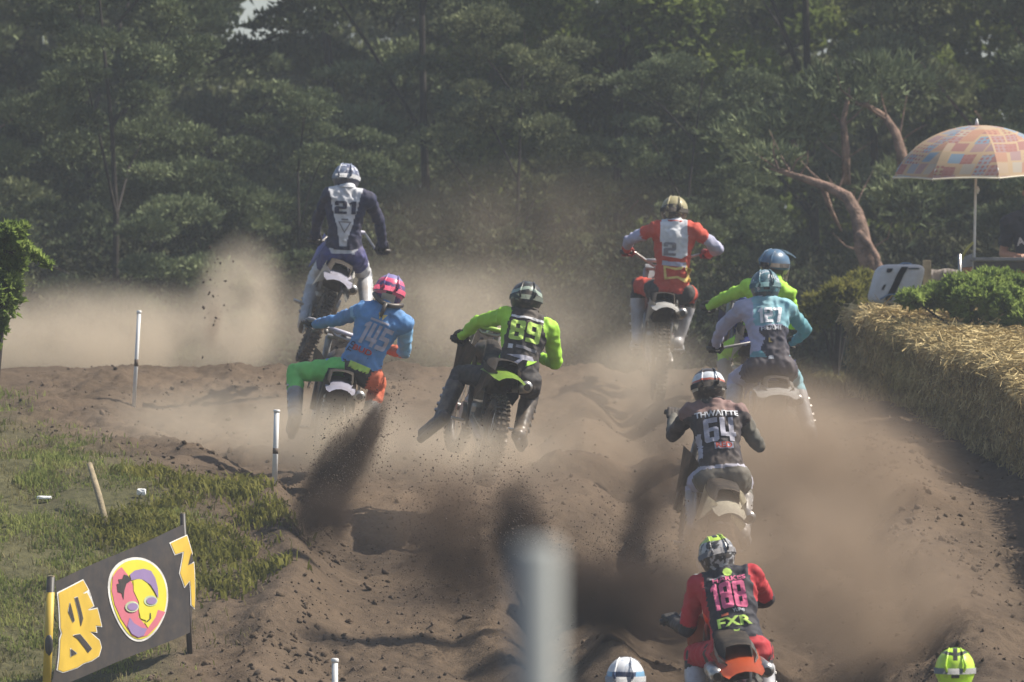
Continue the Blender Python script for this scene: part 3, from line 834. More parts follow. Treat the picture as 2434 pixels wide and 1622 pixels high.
mb.tube([Vector((a.x + .002, YP, float(ground_z(a.x, YP)) - .3)), Vector((a.x, YP, a.z - .006)), Vector((a.x, YP, a.z))], [.0235, .0235, .018], 24)
mpost = mb.build('foreground_post', mat('grey_post', (.33, .345, .33), .9, .05, 3), None, True)
tag(mpost, 'blurred pale grey post close to the camera at the bottom centre', 'post')
# litter on the grass
M_LIT = mat('white_litter', (.75, .75, .74), .7, .1, 9)
def litter(px, py, y, s, label):
    p_ = W(px, py, y); p_.z = float(ground_z(p_.x, p_.y)) + s[2] * .6 + .03
    bm = sup(None, *s, .5, 12, 8)
    for v in bm.verts: v.co *= 1 + .25 * mnoise.noise(v.co * 40)
    me = bpy.data.meshes.new('litter'); bm.to_mesh(me); bm.free()
    o = link('litter', me, None, M_LIT); o.location = p_; tag(o, label, 'litter')
litter(337, 1152, 48.6, (.036, .03, .026), 'crumpled white cup on the grass right of the wooden stake')
litter(105, 1147, 48.6, (.055, .03, .013), 'flat white scrap of paper on the grass left of the wooden stake')

# ================================================================== banner
def banner():
    yL, yR = 42.6, 44.4
    e = empty('banner', W(110, 1620, yL)); tag(e, 'black banner with yellow lettering and an oval cartoon face, strung between two stakes', 'banner')
    X0, Y0 = 128, 436
    def S(u, v):
        """u along, v up (0..1) -> surface point"""
        y = yL + (yR - yL) * u
        px = 128 + (441 - 128) * u + (14 * (1 - v)) * u - 18 * (1 - v) * (1 - u) * .3
        top = 1383 + (1246 - 1383) * u; bot = 1640 + (1503 - 1640) * u
        py = bot + (top - bot) * v
        sag = .05 * math.sin(v * math.pi) + .018 * math.sin(u * 9 + v * 2) - .05 * max(0, .28 - v)
        p_ = W(px, py, y)
        return p_ + Vector((sag * .5, sag * .9, 0)) - e.location
    def Nn(u, v):
        d = .01
        return (S(u + d, v) - S(u - d, v)).cross(S(u, v + d) - S(u, v - d)).normalized()
    mb = MB(); mb.grid([[S(i / 40, j / 24) for i in range(41)] for j in range(25)]); 
    Mblk = mat('banner_vinyl', (.042, .042, .046), .42, .1, 3, dirt=.12, spec=.5)
    mb.build('banner_sheet', Mblk, e, True)
    def inv(px, py):
        # invert the plain (unsagged) mapping
        u = v = .5
        for _ in range(30):
            ax = 128 + (441 - 128) * u + (14 * (1 - v)) * u - 18 * (1 - v) * (1 - u) * .3
            top = 1383 + (1246 - 1383) * u; bot = 1640 + (1503 - 1640) * u
            ay = bot + (top - bot) * v
            u += (px - ax) / 320; v += (ay - py) / 257
        return u, v
    def shape(name, pts, m, lift, holes=()):
        """flat print traced on the sheet: polygon(s) in picture-like banner coordinates"""
        cu = bpy.data.curves.new('t', 'CURVE'); cu.dimensions = '2D'; cu.fill_mode = 'FRONT'
        for loop in [pts, *holes]:
            uv = [inv(*q) for q in loop]
            s_ = cu.splines.new('POLY'); s_.points.add(len(uv) - 1)
            for i, (a, b_) in enumerate(uv): s_.points[i].co = (a * 3.2, b_ * 2.6, 0, 1)
            s_.use_cyclic_u = True
        ob = bpy.data.objects.new('t', cu); COL.objects.link(ob)
        me = bpy.data.meshes.new_from_object(ob.evaluated_get(bpy.context.evaluated_depsgraph_get()))
        bpy.data.objects.remove(ob); bpy.data.curves.remove(cu)
        bm = bmesh.new(); bm.from_mesh(me); bpy.data.meshes.remove(me)
        for k in range(1, 40): bmesh.ops.bisect_plane(bm, geom=bm.verts[:] + bm.edges[:] + bm.faces[:], plane_co=(k * .08, 0, 0), plane_no=(1, 0, 0))
        for k in range(0, 33): bmesh.ops.bisect_plane(bm, geom=bm.verts[:] + bm.edges[:] + bm.faces[:], plane_co=(0, k * .08, 0), plane_no=(0, 1, 0))
        for v in bm.verts:
            u, w_ = v.co.x / 3.2, v.co.y / 2.6
            v.co = S(u, w_) - Nn(u, w_) * (-lift if Nn(.5, .5).y < 0 else lift)
        me = bpy.data.meshes.new(name); bm.to_mesh(me); bm.free()
        return link(name, me, e, m)
    ye = mat('banner_yellow', (.62, .42, .06), .5, .12, 4); wh = mat('banner_white', (.66, .65, .62), .5); pk = mat('banner_pink', (.58, .17, .22), .5, .04)
    yb = mat('banner_lemon', (.66, .60, .06), .5, .04); pu = mat('banner_violet', (.28, .20, .38), .5, .04); bk = Mblk; gy_ = mat('banner_pale', (.48, .55, .36), .5)
    def c8(L): return [(80 + a / 3.628, 1190 + b_ / 3.628) for a, b_ in L]
    def grow(L, g):
        cx = sum(a for a, b_ in L) / len(L); cy = sum(b_ for a, b_ in L) / len(L)
        out = []
        n_ = len(L); area = sum(L[i][0] * L[(i + 1) % n_][1] - L[(i + 1) % n_][0] * L[i][1] for i in range(n_))
        sg = 1 if area > 0 else -1
        for i in range(n_):
            p0, p1, p2 = L[i - 1], L[i], L[(i + 1) % n_]
            d1 = Vector((p1[0] - p0[0], p1[1] - p0[1])).normalized(); d2 = Vector((p2[0] - p1[0], p2[1] - p1[1])).normalized()
            n1 = Vector((d1.y, -d1.x)) * sg; n2 = Vector((d2.y, -d2.x)) * sg
            nn = (n1 + n2); nn = nn / max(.5, nn.length_squared / 2) if nn.length else n1
            out.append((p1[0] + nn.x * g, p1[1] + nn.y * g))
        return out
    egg = []
    for k in range(48):
        a = 2 * math.pi * k / 48
        r_ = 1 + .13 * math.sin(a)
        ex, ey = 245 * math.cos(a) * (1 - .16 * math.sin(a)), 362 * math.sin(a)
        t = R(-14); egg.append((872 + ex * math.cos(t) - ey * math.sin(t) * .55, 855 + ex * math.sin(t) * .6 + ey))
    shape('oval_border', c8(egg), wh, .004)
    inner = [(872 + (a - 872) * .925, 855 + (b_ - 855) * .94) for a, b_ in egg]
    shape('oval_ground', c8(inner), yb, .007)
    left = [q for q in inner if True]
    pink = [(735, 575), (700, 600), (660, 660), (645, 780), (665, 900), (720, 1020), (785, 1110), (830, 1165), (885, 1185), (960, 1165), (1030, 1080), (1085, 965), (1000, 940), (960, 1000), (945, 1095), (865, 1010), (855, 880), (800, 690), (775, 640)]
    shape('pink_field', c8(pink), pk, .010)
    shape('face_half', c8([(815, 690), (870, 675), (925, 720), (960, 790), (990, 860), (1018, 930), (1000, 1010), (950, 1100), (920, 1060), (925, 1035), (880, 1020), (860, 950), (858, 880), (815, 780)]), yb, .013)
    shape('hair', c8([(790, 640), (830, 605), (900, 590), (960, 610), (990, 670), (1010, 760), (1015, 850), (985, 790), (950, 730), (890, 685), (840, 680), (800, 690)]), pu, .013)
    shape('hair', c8([(745, 640), (775, 650), (798, 690), (760, 720), (742, 780), (735, 860), (720, 800), (690, 790), (685, 720), (705, 720), (700, 680), (730, 680)]), bk, .013)
    shape('collar', c8([(790, 1010), (830, 1060), (900, 1100), (945, 1105), (925, 1165), (880, 1180), (820, 1150), (775, 1085)]), pu, .013)
    for cx, cy, r1, r2 in ((800, 918, 56, 48), (950, 868, 56, 46)):
        shape('glasses_rim', c8([(cx + r1 * math.cos(a * math.pi / 8), cy + r2 * math.sin(a * math.pi / 8)) for a in range(16)]), gy_, .016)
        shape('lens', c8([(cx + 3 + r1 * .76 * math.cos(a * math.pi / 8), cy + r2 * .68 * math.sin(a * math.pi / 8)) for a in range(16)]), pu, .019)
    shape('mouth', c8([(925, 1045), (950, 1020), (948, 970), (956, 975), (962, 1020), (935, 1050)]), bk, .016)
    # lettering
    L1 = [(180, 800), (415, 690), (450, 770), (395, 800), (412, 805), (435, 795), (482, 910), (425, 945), (440, 950), (515, 935), (550, 1085), (495, 1080), (505, 1135), (440, 1135), (480, 1170), (535, 1210), (560, 1270), (545, 1340), (480, 1380), (400, 1405), (350, 1440), (230, 1480), (180, 1460), (175, 1200), (190, 1150), (176, 1100)]
    H1 = [[(265, 880), (245, 960), (280, 1050), (293, 1040)], [(315, 840), (340, 835), (372, 1020), (350, 1085), (340, 1000)], [(280, 1165), (340, 1155), (460, 1280), (430, 1310), (320, 1190)], [(262, 1280), (320, 1320), (270, 1345)]]
    shape('letter_border', c8(grow(L1, 9)), wh, .004)
    shape('lettering', c8(L1), ye, .007)
    for h in H1:
        shape('letter_gap', c8(grow(h, 4)), wh, .010); shape('letter_gap', c8(h), bk, .013)
    L2 = [(1165, 370), (1315, 305), (1345, 460), (1300, 560), (1352, 540), (1362, 930), (1330, 900), (1312, 690), (1262, 745), (1222, 630), (1275, 440), (1195, 465)]
    shape('letter_border', c8(grow(L2, 8)), wh, .004)
    shape('lettering', c8(L2), ye, .007)
    shape('letter_gap', c8([(1300, 555), (1335, 450), (1348, 530)]), bk, .010)
    # rolled end round the left stake
    a, b_ = W(121, 1372, yL) - e.location, W(110, 1650, yL) - e.location
    mb = MB(); mb.tube([a, b_], .026, 12); mb.build('stake', M_BLACK, e, True)
    mb = MB(); mb.tube([a * .87 + b_ * .13, b_], .0275, 12); mb.build('wrapped_edge', ye, e, True)
    mb = MB(); mb.ball((a * .42 + b_ * .58) + Vector((.006, -.024, 0)), (.028, .01, .072)); mb.build('letter_gap', bk, e, True)
    mb = MB(); mb.disc(a + Vector((0, 0, .004)), (0, 0, 1), .024, .012, 12); mb.build('stake_end', M_WOODP, e)
    a, b_ = W(434, 1222, yR) - e.location, W(452, 1570, yR) - e.location
    mb = MB(); mb.tube([a, b_], .019, 12); mb.build('stake', M_BLACK, e, True)
    mb = MB(); mb.disc(a + Vector((0, 0, .004)), (0, 0, 1), .017, .01, 12); mb.build('stake_end', M_WOODP, e)
banner()
# ================================================================== motorbikes and riders
def Vn(v): return Vector(v).normalized()
def solve(px, py, parent, Ln, sgn):
    """point on the view ray of (px,py) at distance Ln from parent; sgn +1 = farther than the parent, -1 = nearer"""
    d = Vector(((px - 1217) / F, 1, (811 - py) / F))
    a = d.dot(d); b_ = -2 * d.dot(parent); c = parent.dot(parent) - Ln * Ln
    disc = b_ * b_ - 4 * a * c
    t = (-b_ + sgn * math.sqrt(disc)) / (2 * a) if disc > 0 else -b_ / (2 * a)
    return d * t

M_RUB = mat('tyre_rubber', (.018, .017, .016), .85, .2, 9, dirt=.45)
M_DARKP = mat('black_bodywork', (.02, .02, .022), .45, .2, 6, dirt=.3)
M_METAL = mat('dusty_alloy', (.45, .44, .42), .35, .15, 12, metal=.85, dirt=.3)
M_FRAME = mat('dusty_frame', (.30, .30, .30), .45, .15, 12, metal=.6, dirt=.35)
M_SEAT = mat('seat_vinyl', (.022, .022, .024), .75, .2, 30, .3, dirt=.3)
_wheels = {}
def wheel_meshes(r, w, knob):
    key = (r, w)
    if key in _wheels: return _wheels[key]
    mb = MB(); R0 = r - w * .45
    mb.torus(R0, w * .42, 44, 10, 1.08)
    nk = 46
    for i in range(nk):
        a = 2 * math.pi * i / nk
        for xx, dd in ((-.34, .93), (0, 1.0), (.34, .93)):
            off = (i % 2) * .06 * w
            rr = R0 + w * .42 * dd + knob * .3
            c = Vector((xx * w + (off if xx == 0 else 0), rr * math.cos(a), rr * math.sin(a)))
            mb.box(c, (w * .24, .018, knob * 1.6), Matrix.Rotation(a - math.pi / 2, 4, 'X') @ Matrix.Rotation(-xx * 1.6, 4, 'Y'))
    ty = mb.mesh('tyre', False)
    mb = MB()
    rim = r - w * .86
    mb.torus(rim, .016, 40, 6, 1.7)
    rm = mb.mesh('rim', True)
    mb = MB()
    for i in range(18):
        a = 2 * math.pi * i / 18
        s_ = (-1) ** i
        mb.tube([(s_ * .028, .03 * math.cos(a + .5), .03 * math.sin(a + .5)), (0, rim * math.cos(a), rim * math.sin(a))], .0022, 4, False)
    mb.disc((0, 0, 0), (1, 0, 0), .03, .09, 14); mb.disc((.035 * 1, 0, 0), (1, 0, 0), .11, .006, 20)
    hb = mb.mesh('hub_and_spokes')
    ty.materials.append(M_RUB); rm.materials.append(M_DARKP); hb.materials.append(M_METAL)
    _wheels[key] = (ty, rm, hb); return _wheels[key]

def bike(label, contact, yaw, pitch, roll, cols, plate=None, fender_w=.14, wide=1.0, grips=None, steer=0, exhaust=1, front=None):
    """cols: fender, shroud, plate, frame colours (materials)"""
    e = empty('motocross_bike', contact)
    M = Matrix.Rotation(yaw, 4, 'Z') @ Matrix.Rotation(roll, 4, 'Y') @ Matrix.Rotation(pitch, 4, 'X')
    e.rotation_euler = M.to_euler()
    tag(e, label, 'motorbike', 'motocross bikes in the race')
    bpy.context.view_layer.update()
    MW = Matrix.Translation(contact) @ M
    inv = MW.inverted()
    fe, sh, pl, fr = cols
    # wheels
    for nm, y, r, w, k in (('rear_wheel', 0, .335, .115, .016), ('front_wheel', 1.47, .345, .085, .014)):
        ty, rm, hb = wheel_meshes(r, w, k)
        h = empty(nm, (0, y, r)); h.parent = e
        for n_, me_ in (('tyre', ty), ('rim', rm), ('hub_and_spokes', hb)):
            o = bpy.data.objects.new(n_, me_); COL.objects.link(o); o.parent = h
        if nm == 'front_wheel': h.rotation_euler = (0, 0, steer)
    # swingarm
    mb = MB()
    for s_ in (-1, 1): mb.tube([(s_ * .095, -.04, .335), (s_ * .10, .1, .345), (s_ * .075, .56, .40)], [.02, .026, .03], 8)
    mb.box((0, .50, .395), (.16, .08, .05), bev=.01); mb.build('swingarm', M_FRAME, e, True)
    # frame
    mb = MB()
    for s_ in (-1, 1):
        mb.tube([(s_ * .03, 1.12, .93), (s_ * .10, .85, .80), (s_ * .12, .60, .62), (s_ * .10, .55, .34), (s_ * .07, .85, .28), (s_ * .04, 1.07, .72)], .02, 8)
        mb.tube([(s_ * .08, .62, .72), (s_ * .085, .2, .80), (s_ * .07, .02, .83)], .014, 6)
    mb.build('frame', fr, e, True)
    # engine
    mb = MB(); mb.box((0, .70, .42), (.22, .34, .22), bev=.04); mb.box((0, .78, .60), (.16, .17, .22), (R(-12), 'X'), bev=.02)
    for k in range(5): mb.box((0, .78, .54 + k * .035), (.19, .19, .008), (R(-12), 'X'))
    mb.disc((.13, .66, .42), (1, 0, 0), .085, .05, 20); mb.disc((-.13, .66, .42), (1, 0, 0), .075, .05, 20)
    mb.build('engine', M_METAL, e)
    # seat
    mb = MB(); P_ = []
    for i in range(9):
        t = i / 8; y = .02 + .82 * t; z = .925 + .02 * math.cos(t * 6) + (.04 * t ** 3); wz = .075 + .04 * math.sin(math.pi * min(1, t * 1.1)) - .03 * t
        P_.append([Vector((x_ * wz, y, z - (.11 if abs(x_) > 1.01 else .014 * abs(x_) ** 2))) for x_ in (-1.15, -1, -.6, 0, .6, 1, 1.15)])
    mb.grid(P_, .01); mb.build('seat', M_SEAT, e, True)
    # tank and shrouds
    mb = MB(); mb.ball((0, .93, .86), (.11, .20, .10), 2); mb.build('fuel_tank', sh, e, True)
    for s_ in (-1, 1):
        mb = MB()
        mb.grid([[Vector((s_ * .125, .72, .90)), Vector((s_ * .15, .72, .76))], [Vector((s_ * .16, .92, .92)), Vector((s_ * .19, .90, .68))], [Vector((s_ * .20, 1.12, .92)), Vector((s_ * .21, 1.06, .58))], [Vector((s_ * .19, 1.22, .90)), Vector((s_ * .19, 1.14, .60))]], .006)
        mb.build('radiator_shroud', sh, e, True)
        # side panel (number side)
        mb = MB()
        mb.grid([[Vector((s_ * .085, -.10, .86)), Vector((s_ * .085, -.06, .80))], [Vector((s_ * .12 * wide, .05, .87)), Vector((s_ * .145 * wide, .08, .68))], [Vector((s_ * .12 * wide, .25, .87)), Vector((s_ * .15 * wide, .28, .58))], [Vector((s_ * .10, .50, .86)), Vector((s_ * .12, .50, .62))]], .006)
        mb.build('side_panel', pl, e, True)
    # rear fender: a shallow arch that narrows to its tip
    mb = MB(); P_ = []
    for i in range(9):
        t = i / 8; y = .34 - .62 * t; z = .855 + .045 * t - .04 * t * t + .0; w_ = (fender_w * (1 - .15 * t)) * (1 if i < 8 else .8)
        P_.append([Vector((x_ * w_, y, z - .055 * abs(x_) ** 2.2 * (1 - .3 * t))) for x_ in (-1, -.8, -.5, 0, .5, .8, 1)])
    mb.grid(P_, .006); rf = mb.build('rear_fender', fe, e, True)
    mb = MB(); P_ = []
    for i in range(11):
        a = R(25 + i * 8.5); P_.append([Vector((x_, 1.47 - .42 * math.cos(a) * 1.0, .345 + .43 * math.sin(a) + .08)) for x_ in (-.07, -.04, 0, .04, .07)])
    for row in P_:
        row[0].z -= .02; row[-1].z -= .02
    mb.grid(P_, .005)
    mb.build('front_fender', front or fe, e, True)
    # fork
    mb = MB()
    for s_ in (-1, 1):
        mb.tube([(s_ * .10, 1.47, .345), (s_ * .10, 1.36, .62), (s_ * .10, 1.19, 1.00)], [.024, .026, .028], 10)
    mb.box((0, 1.30, .74), (.22, .06, .035), bev=.008); mb.box((0, 1.18, 1.01), (.23, .07, .03), bev=.008)
    mb.build('fork', M_FRAME, e, True)
    for s_ in (-1, 1):
        mb = MB(); mb.tube([(s_ * .13, 1.45, .36), (s_ * .13, 1.37, .60)], [.02, .016], 6); mb.build('fork_guard', front or fe, e, True)
    mb = MB(); mb.box((0, 1.30, .93), (.19, .02, .21), (R(-22), 'X'), bev=.006, taper=(1.12, 1)); mb.build('front_number_plate', pl, e)
    # exhaust
    for s_ in ((1,) if exhaust == 1 else (-1, 1)):
        mb = MB(); mb.tube([(s_ * .10, .50, .66), (s_ * .15, .30, .72), (s_ * .155, -.08, .79), (s_ * .155, -.10, .79)], [.02, .046, .048, .03], 12)
        ex = mb.build('exhaust', M_METAL, e, True)
        mb = MB(); mb.disc((s_ * .155, -.105, .79), (0, 1, -.1), .026, .012, 12); mb.build('exhaust_tip', M_DARKP, ex)
    # foot pegs, chain guide, shock
    for s_ in (-1, 1):
        mb = MB(); mb.box((s_ * .20, .48, .38), (.10, .05, .02), bev=.004); mb.build('footpeg', M_METAL, e)
    mb = MB(); mb.tube([(-.09, 0, .40), (-.09, .56, .44)], .009, 5); mb.tube([(-.09, 0, .27), (-.09, .56, .36)], .009, 5); mb.disc((-.09, 0, .335), (1, 0, 0), .10, .006, 26); mb.build('chain', M_METAL, e)
    mb = MB(); mb.tube([(0, .48, .42), (0, .60, .80)], .032, 10); mb.build('shock', M_DARKP, e)
    # underside of the fender / airbox
    mb = MB(); mb.box((0, .38, .74), (.17, .30, .20), bev=.03); mb.build('airbox', M_DARKP, e)
    # handlebar, reaching exactly to the rider's hands
    if grips:
        gl, gr_ = [inv @ g for g in grips]
    else:
        gl, gr_ = Vector((-.38, 1.02, 1.13)), Vector((.38, 1.02, 1.13))
    cl = Vector((0, 1.17, 1.05)) * .75 + (gl + gr_) * .5 * .25
    ax = (gr_ - gl).normalized()
    mb = MB()
    ctrl = [gl - ax * .06, gl + ax * .07, cl - ax * .13 + Vector((0, 0, .01)), cl - ax * .06 - Vector((0, 0, .035)), cl + ax * .06 - Vector((0, 0, .035)), cl + ax * .13 + Vector((0, 0, .01)), gr_ - ax * .07, gr_ + ax * .06]
    mb.tube(ctrl, .0125, 9); hb_ = mb.build('handlebar', M_METAL, e, True)
    mb = MB(); mb.tube([ctrl[2], ctrl[5]], .018, 8); mb.build('crossbar_pad', fe, hb_, True)
    mb = MB(); mb.tube([cl - Vector((0, 0, .03)), Vector((0, 1.18, 1.0))], [.03, .04], 8); mb.build('bar_clamp', M_METAL, hb_, True)
    for g, s_ in ((gl, -1), (gr_, 1)):
        mb = MB(); mb.tube([g - ax * .065, g + ax * .065], .019, 10); mb.build('grip', M_DARKP, hb_, True)
        mb = MB(); mb.tube([g - ax * s_ * .09 + Vector((0, .02, 0)), g - ax * s_ * .05 + Vector((0, .07, -.005)), g + ax * s_ * .05 + Vector((0, .075, -.01))], .006, 6); mb.build('lever', M_METAL, hb_, True)
    return e, MW

# ---- figure -------------------------------------------------------------------------------------
def blob_chain(bm, a, b_, ra, rb, sub=2):
    a, b_ = Vector(a), Vector(b_); Ln = (b_ - a).length
    n = max(2, int(Ln / (min(ra, rb) * .4)) + 1)
    for i in range(n + 1):
        t = i / n
        bmesh.ops.create_icosphere(bm, subdivisions=sub, radius=ra + (rb - ra) * t, matrix=Matrix.Translation(a.lerp(b_, t)))
def vox(bm, size, smooth=5, name='t'):
    me = bpy.data.meshes.new(name); bm.to_mesh(me); bm.free()
    ob = bpy.data.objects.new('t', me); COL.objects.link(ob)
    r = ob.modifiers.new('r', 'REMESH'); r.mode = 'VOXEL'; r.voxel_size = size; r.use_smooth_shade = True
    s = ob.modifiers.new('s', 'SMOOTH'); s.iterations = smooth; s.factor = .5
    out = bpy.data.meshes.new_from_object(ob.evaluated_get(bpy.context.evaluated_depsgraph_get()))
    out.name = name
    bpy.data.objects.remove(ob); bpy.data.meshes.remove(me)
    return out

def hand_bm(side, grip=True):
    """gloved hand, +X outwards along the grip for the right hand, +Y away from the wrist"""
    bm = bmesh.new()
    s = side
    for x_ in (-.03, -.01, .01, .03):
        blob_chain(bm, (x_ * s, -.075, .012), (x_ * s, -.01, .028), .019, .019, 1)
    blob_chain(bm, (-.012 * s, -.11, .004), (.012 * s, -.11, .004), .027, .027, 1)
    for i, (x_, l) in enumerate(((-.036, .92), (-.012, 1.0), (.012, .96), (.034, .82))):
        p_ = [(x_ * s, -.004, .034), (x_ * s, .028 * l, .026), (x_ * s, .036 * l, -.006), (x_ * s, .014, -.028)]
        for a, b_ in zip(p_[:-1], p_[1:]): blob_chain(bm, a, b_, .0105, .0095, 1)
    p_ = [(-.045 * s, -.06, .005), (-.058 * s, -.02, -.012), (-.04 * s, .015, -.028)]
    for a, b_ in zip(p_[:-1], p_[1:]): blob_chain(bm, a, b_, .0135, .011, 1)
    return bm
HANDS = {s: vox(hand_bm(s), .0062, 2, 'glove') for s in (-1, 1)}

def helmet_mesh():
    bm = bmesh.new(); bmesh.ops.create_uvsphere(bm, u_segments=36, v_segments=24, radius=1)
    for v in bm.verts:
        p_ = v.co.copy()
        x, y, z = p_.x * .122, p_.y * .150, p_.z * .132
        if p_.z < -.15:                       # lower shell drops straight, chin bar pushes forward
            k = min(1, (-.15 - p_.z) / .5)
            rad = math.hypot(p_.x, p_.y)
            sc_ = (1 - .25 * k) / max(rad, .25) if rad > .25 else 1
            x = p_.x * sc_ * .122; y = p_.y * sc_ * .150
            if p_.y > .1: y += .075 * k * min(1, (p_.y * sc_) ** 1.2) if p_.y * sc_ > 0 else 0
            z = max(-.135, p_.z * .150)
            if p_.y > .2: z -= .012 * k
        if p_.y < -.3 and -.6 < p_.z < .1: y -= .006       # rear spoiler swelling
        v.co = Vector((x, y, z))
    dele = [f for f in bm.faces if f.calc_center_median().z < -.128 and math.hypot(f.calc_center_median().x, f.calc_center_median().y) < .085]
    bmesh.ops.delete(bm, geom=dele, context='FACES')
    # eye opening
    dele = [f for f in bm.faces if f.calc_center_median().y > .08 and -.045 < f.calc_center_median().z < .05 and abs(f.calc_center_median().x) < .088]
    bmesh.ops.delete(bm, geom=dele, context='FACES')
    g_ = bmesh.ops.duplicate(bm, geom=bm.verts[:] + bm.edges[:] + bm.faces[:])
    for v in g_['geom']:
        if isinstance(v, bmesh.types.BMVert): v.co *= .93
    me = bpy.data.meshes.new('shell'); bm.to_mesh(me); bm.free()
    me.polygons.foreach_set('use_smooth', np.ones(len(me.polygons), dtype=bool))
    return me
HELM = helmet_mesh()
def helmet_mat(name, base, bands, splash=None, gloss=.25):
    """bands: list of (z_from, z_to, |x| max, colour, wave) printed on the shell"""
    m, nt, b = new_mat(name); N, L = nt.nodes, nt.links
    tc = N.new('ShaderNodeTexCoord'); sp = N.new('ShaderNodeSeparateXYZ')
    nz = N.new('ShaderNodeTexNoise'); nz.inputs['Scale'].default_value = 14; nz.inputs['Detail'].default_value = 2
    L.new(tc.outputs['Object'], nz.inputs['Vector']); L.new(tc.outputs['Object'], sp.inputs[0])
    cur = N.new('ShaderNodeRGB'); cur.outputs[0].default_value = (*base, 1); cur = cur.outputs[0]
    def mth(op, a, b_=None):
        n = N.new('ShaderNodeMath'); n.operation = op
        for i, q in enumerate((a, b_)):
            if q is None: continue
            if isinstance(q, (int, float)): n.inputs[i].default_value = q
            else: L.new(q, n.inputs[i])
        return n.outputs[0]
    ax_ = mth('ABSOLUTE', sp.outputs[0])
    nn = mth('SUBTRACT', nz.outputs[0], .5)
    if splash:
        for k, (c_, th, sc_) in enumerate(splash):
            v = N.new('ShaderNodeTexNoise'); v.inputs['Scale'].default_value = sc_; v.inputs['Detail'].default_value = 1.5; v.inputs['Distortion'].default_value = 1.2
            mp = N.new('ShaderNodeMapping'); mp.inputs['Location'].default_value = (k * 3.7, k, 0); L.new(tc.outputs['Object'], mp.inputs[0]); L.new(mp.outputs[0], v.inputs['Vector'])
            f = mth('GREATER_THAN', v.outputs[0], th)
            mx = N.new('ShaderNodeMixRGB'); L.new(f, mx.inputs[0]); L.new(cur, mx.inputs[1]); mx.inputs[2].default_value = (*c_, 1); cur = mx.outputs[0]
    for z0, z1, xm, c_, wv in bands:
        zz = mth('ADD', sp.outputs[2], mth('MULTIPLY', ax_, wv))
        zz = mth('ADD', zz, mth('MULTIPLY', nn, .012))
        f = mth('MULTIPLY', mth('MULTIPLY', mth('GREATER_THAN', zz, z0), mth('LESS_THAN', zz, z1)), mth('LESS_THAN', ax_, xm) if xm > 0 else mth('GREATER_THAN', ax_, -xm))
        mx = N.new('ShaderNodeMixRGB'); L.new(f, mx.inputs[0]); L.new(cur, mx.inputs[1]); mx.inputs[2].default_value = (*c_, 1); cur = mx.outputs[0]
    n2 = N.new('ShaderNodeTexNoise'); n2.inputs['Scale'].default_value = 25; n2.inputs['Detail'].default_value = 6; L.new(tc.outputs['Object'], n2.inputs['Vector'])
    mr = N.new('ShaderNodeMapRange'); mr.inputs[1].default_value = .45; mr.inputs[2].default_value = .75; mr.inputs[3].default_value = .06; mr.inputs[4].default_value = .4; L.new(n2.outputs[0], mr.inputs[0])
    mx = N.new('ShaderNodeMixRGB'); L.new(mr.outputs[0], mx.inputs[0]); L.new(cur, mx.inputs[1]); mx.inputs[2].default_value = (.25, .19, .13, 1)
    L.new(mx.outputs[0], b.inputs['Base Color']); b.inputs['Roughness'].default_value = gloss + .1; b.inputs['Specular IOR Level'].default_value = .4
    return m
def add_helmet(person, c, rotM, shell, peak, strap, scale=1.0):
    h = empty('helmet', c); h.parent = person; h.rotation_euler = rotM.to_euler(); h.scale = (scale,) * 3
    me = HELM.copy(); link('shell', me, h, shell)
    mb = MB(); P_ = []
    for i in range(7):
        t = i / 6; y = .04 + .19 * t; z = .122 - .045 * t ** 1.5 + .012
        w_ = .088 * (1 - .12 * t)
        P_.append([Vector((x_ * w_, y - .02 * abs(x_) * t, z - .035 * abs(x_) ** 2)) for x_ in (-1, -.7, -.35, 0, .35, .7, 1)])
    mb.grid(P_, .006); mb.build('visor_peak', peak, h, True)
    mb = MB()
    n_ = 26; outer = []
    for i in range(n_ + 1):
        a = R(-200 + 220 * i / n_) ; a = R(20 - 220 * i / n_)
        outer.append([Vector((.128 * math.cos(a), .156 * math.sin(a), -.022 + dz)) for dz in (0, .036)])
    mb.grid(outer, .004); mb.build('goggle_strap', strap, h, True)
    mb = MB(); P_ = [[Vector((.092 * math.sin(q), .085 + .062 * math.cos(q), z_)) for z_ in (-.045, -.02, .02, .046)] for q in [R(-70 + 14 * k) for k in range(11)]]
    mb.grid(P_, .008); mb.build('goggles', M_DARKP, h, True)
    # vents and rear ridge
    for s_ in (-1, 1):
        mb = MB(); mb.tube([(s_ * .035, -.02, .131), (s_ * .045, -.09, .108), (s_ * .05, -.125, .075), (s_ * .062, -.15, .03), (s_ * .05, -.15, -.01)], [.004, .007, .006, .011, .006], 6)
        mb.build('shell_ridge', shell, h, True)
    mb = MB(); mb.box((0, -.149, -.035), (.05, .012, .02), bev=.004); mb.build('rear_vent', M_DARKP, h)
    return h

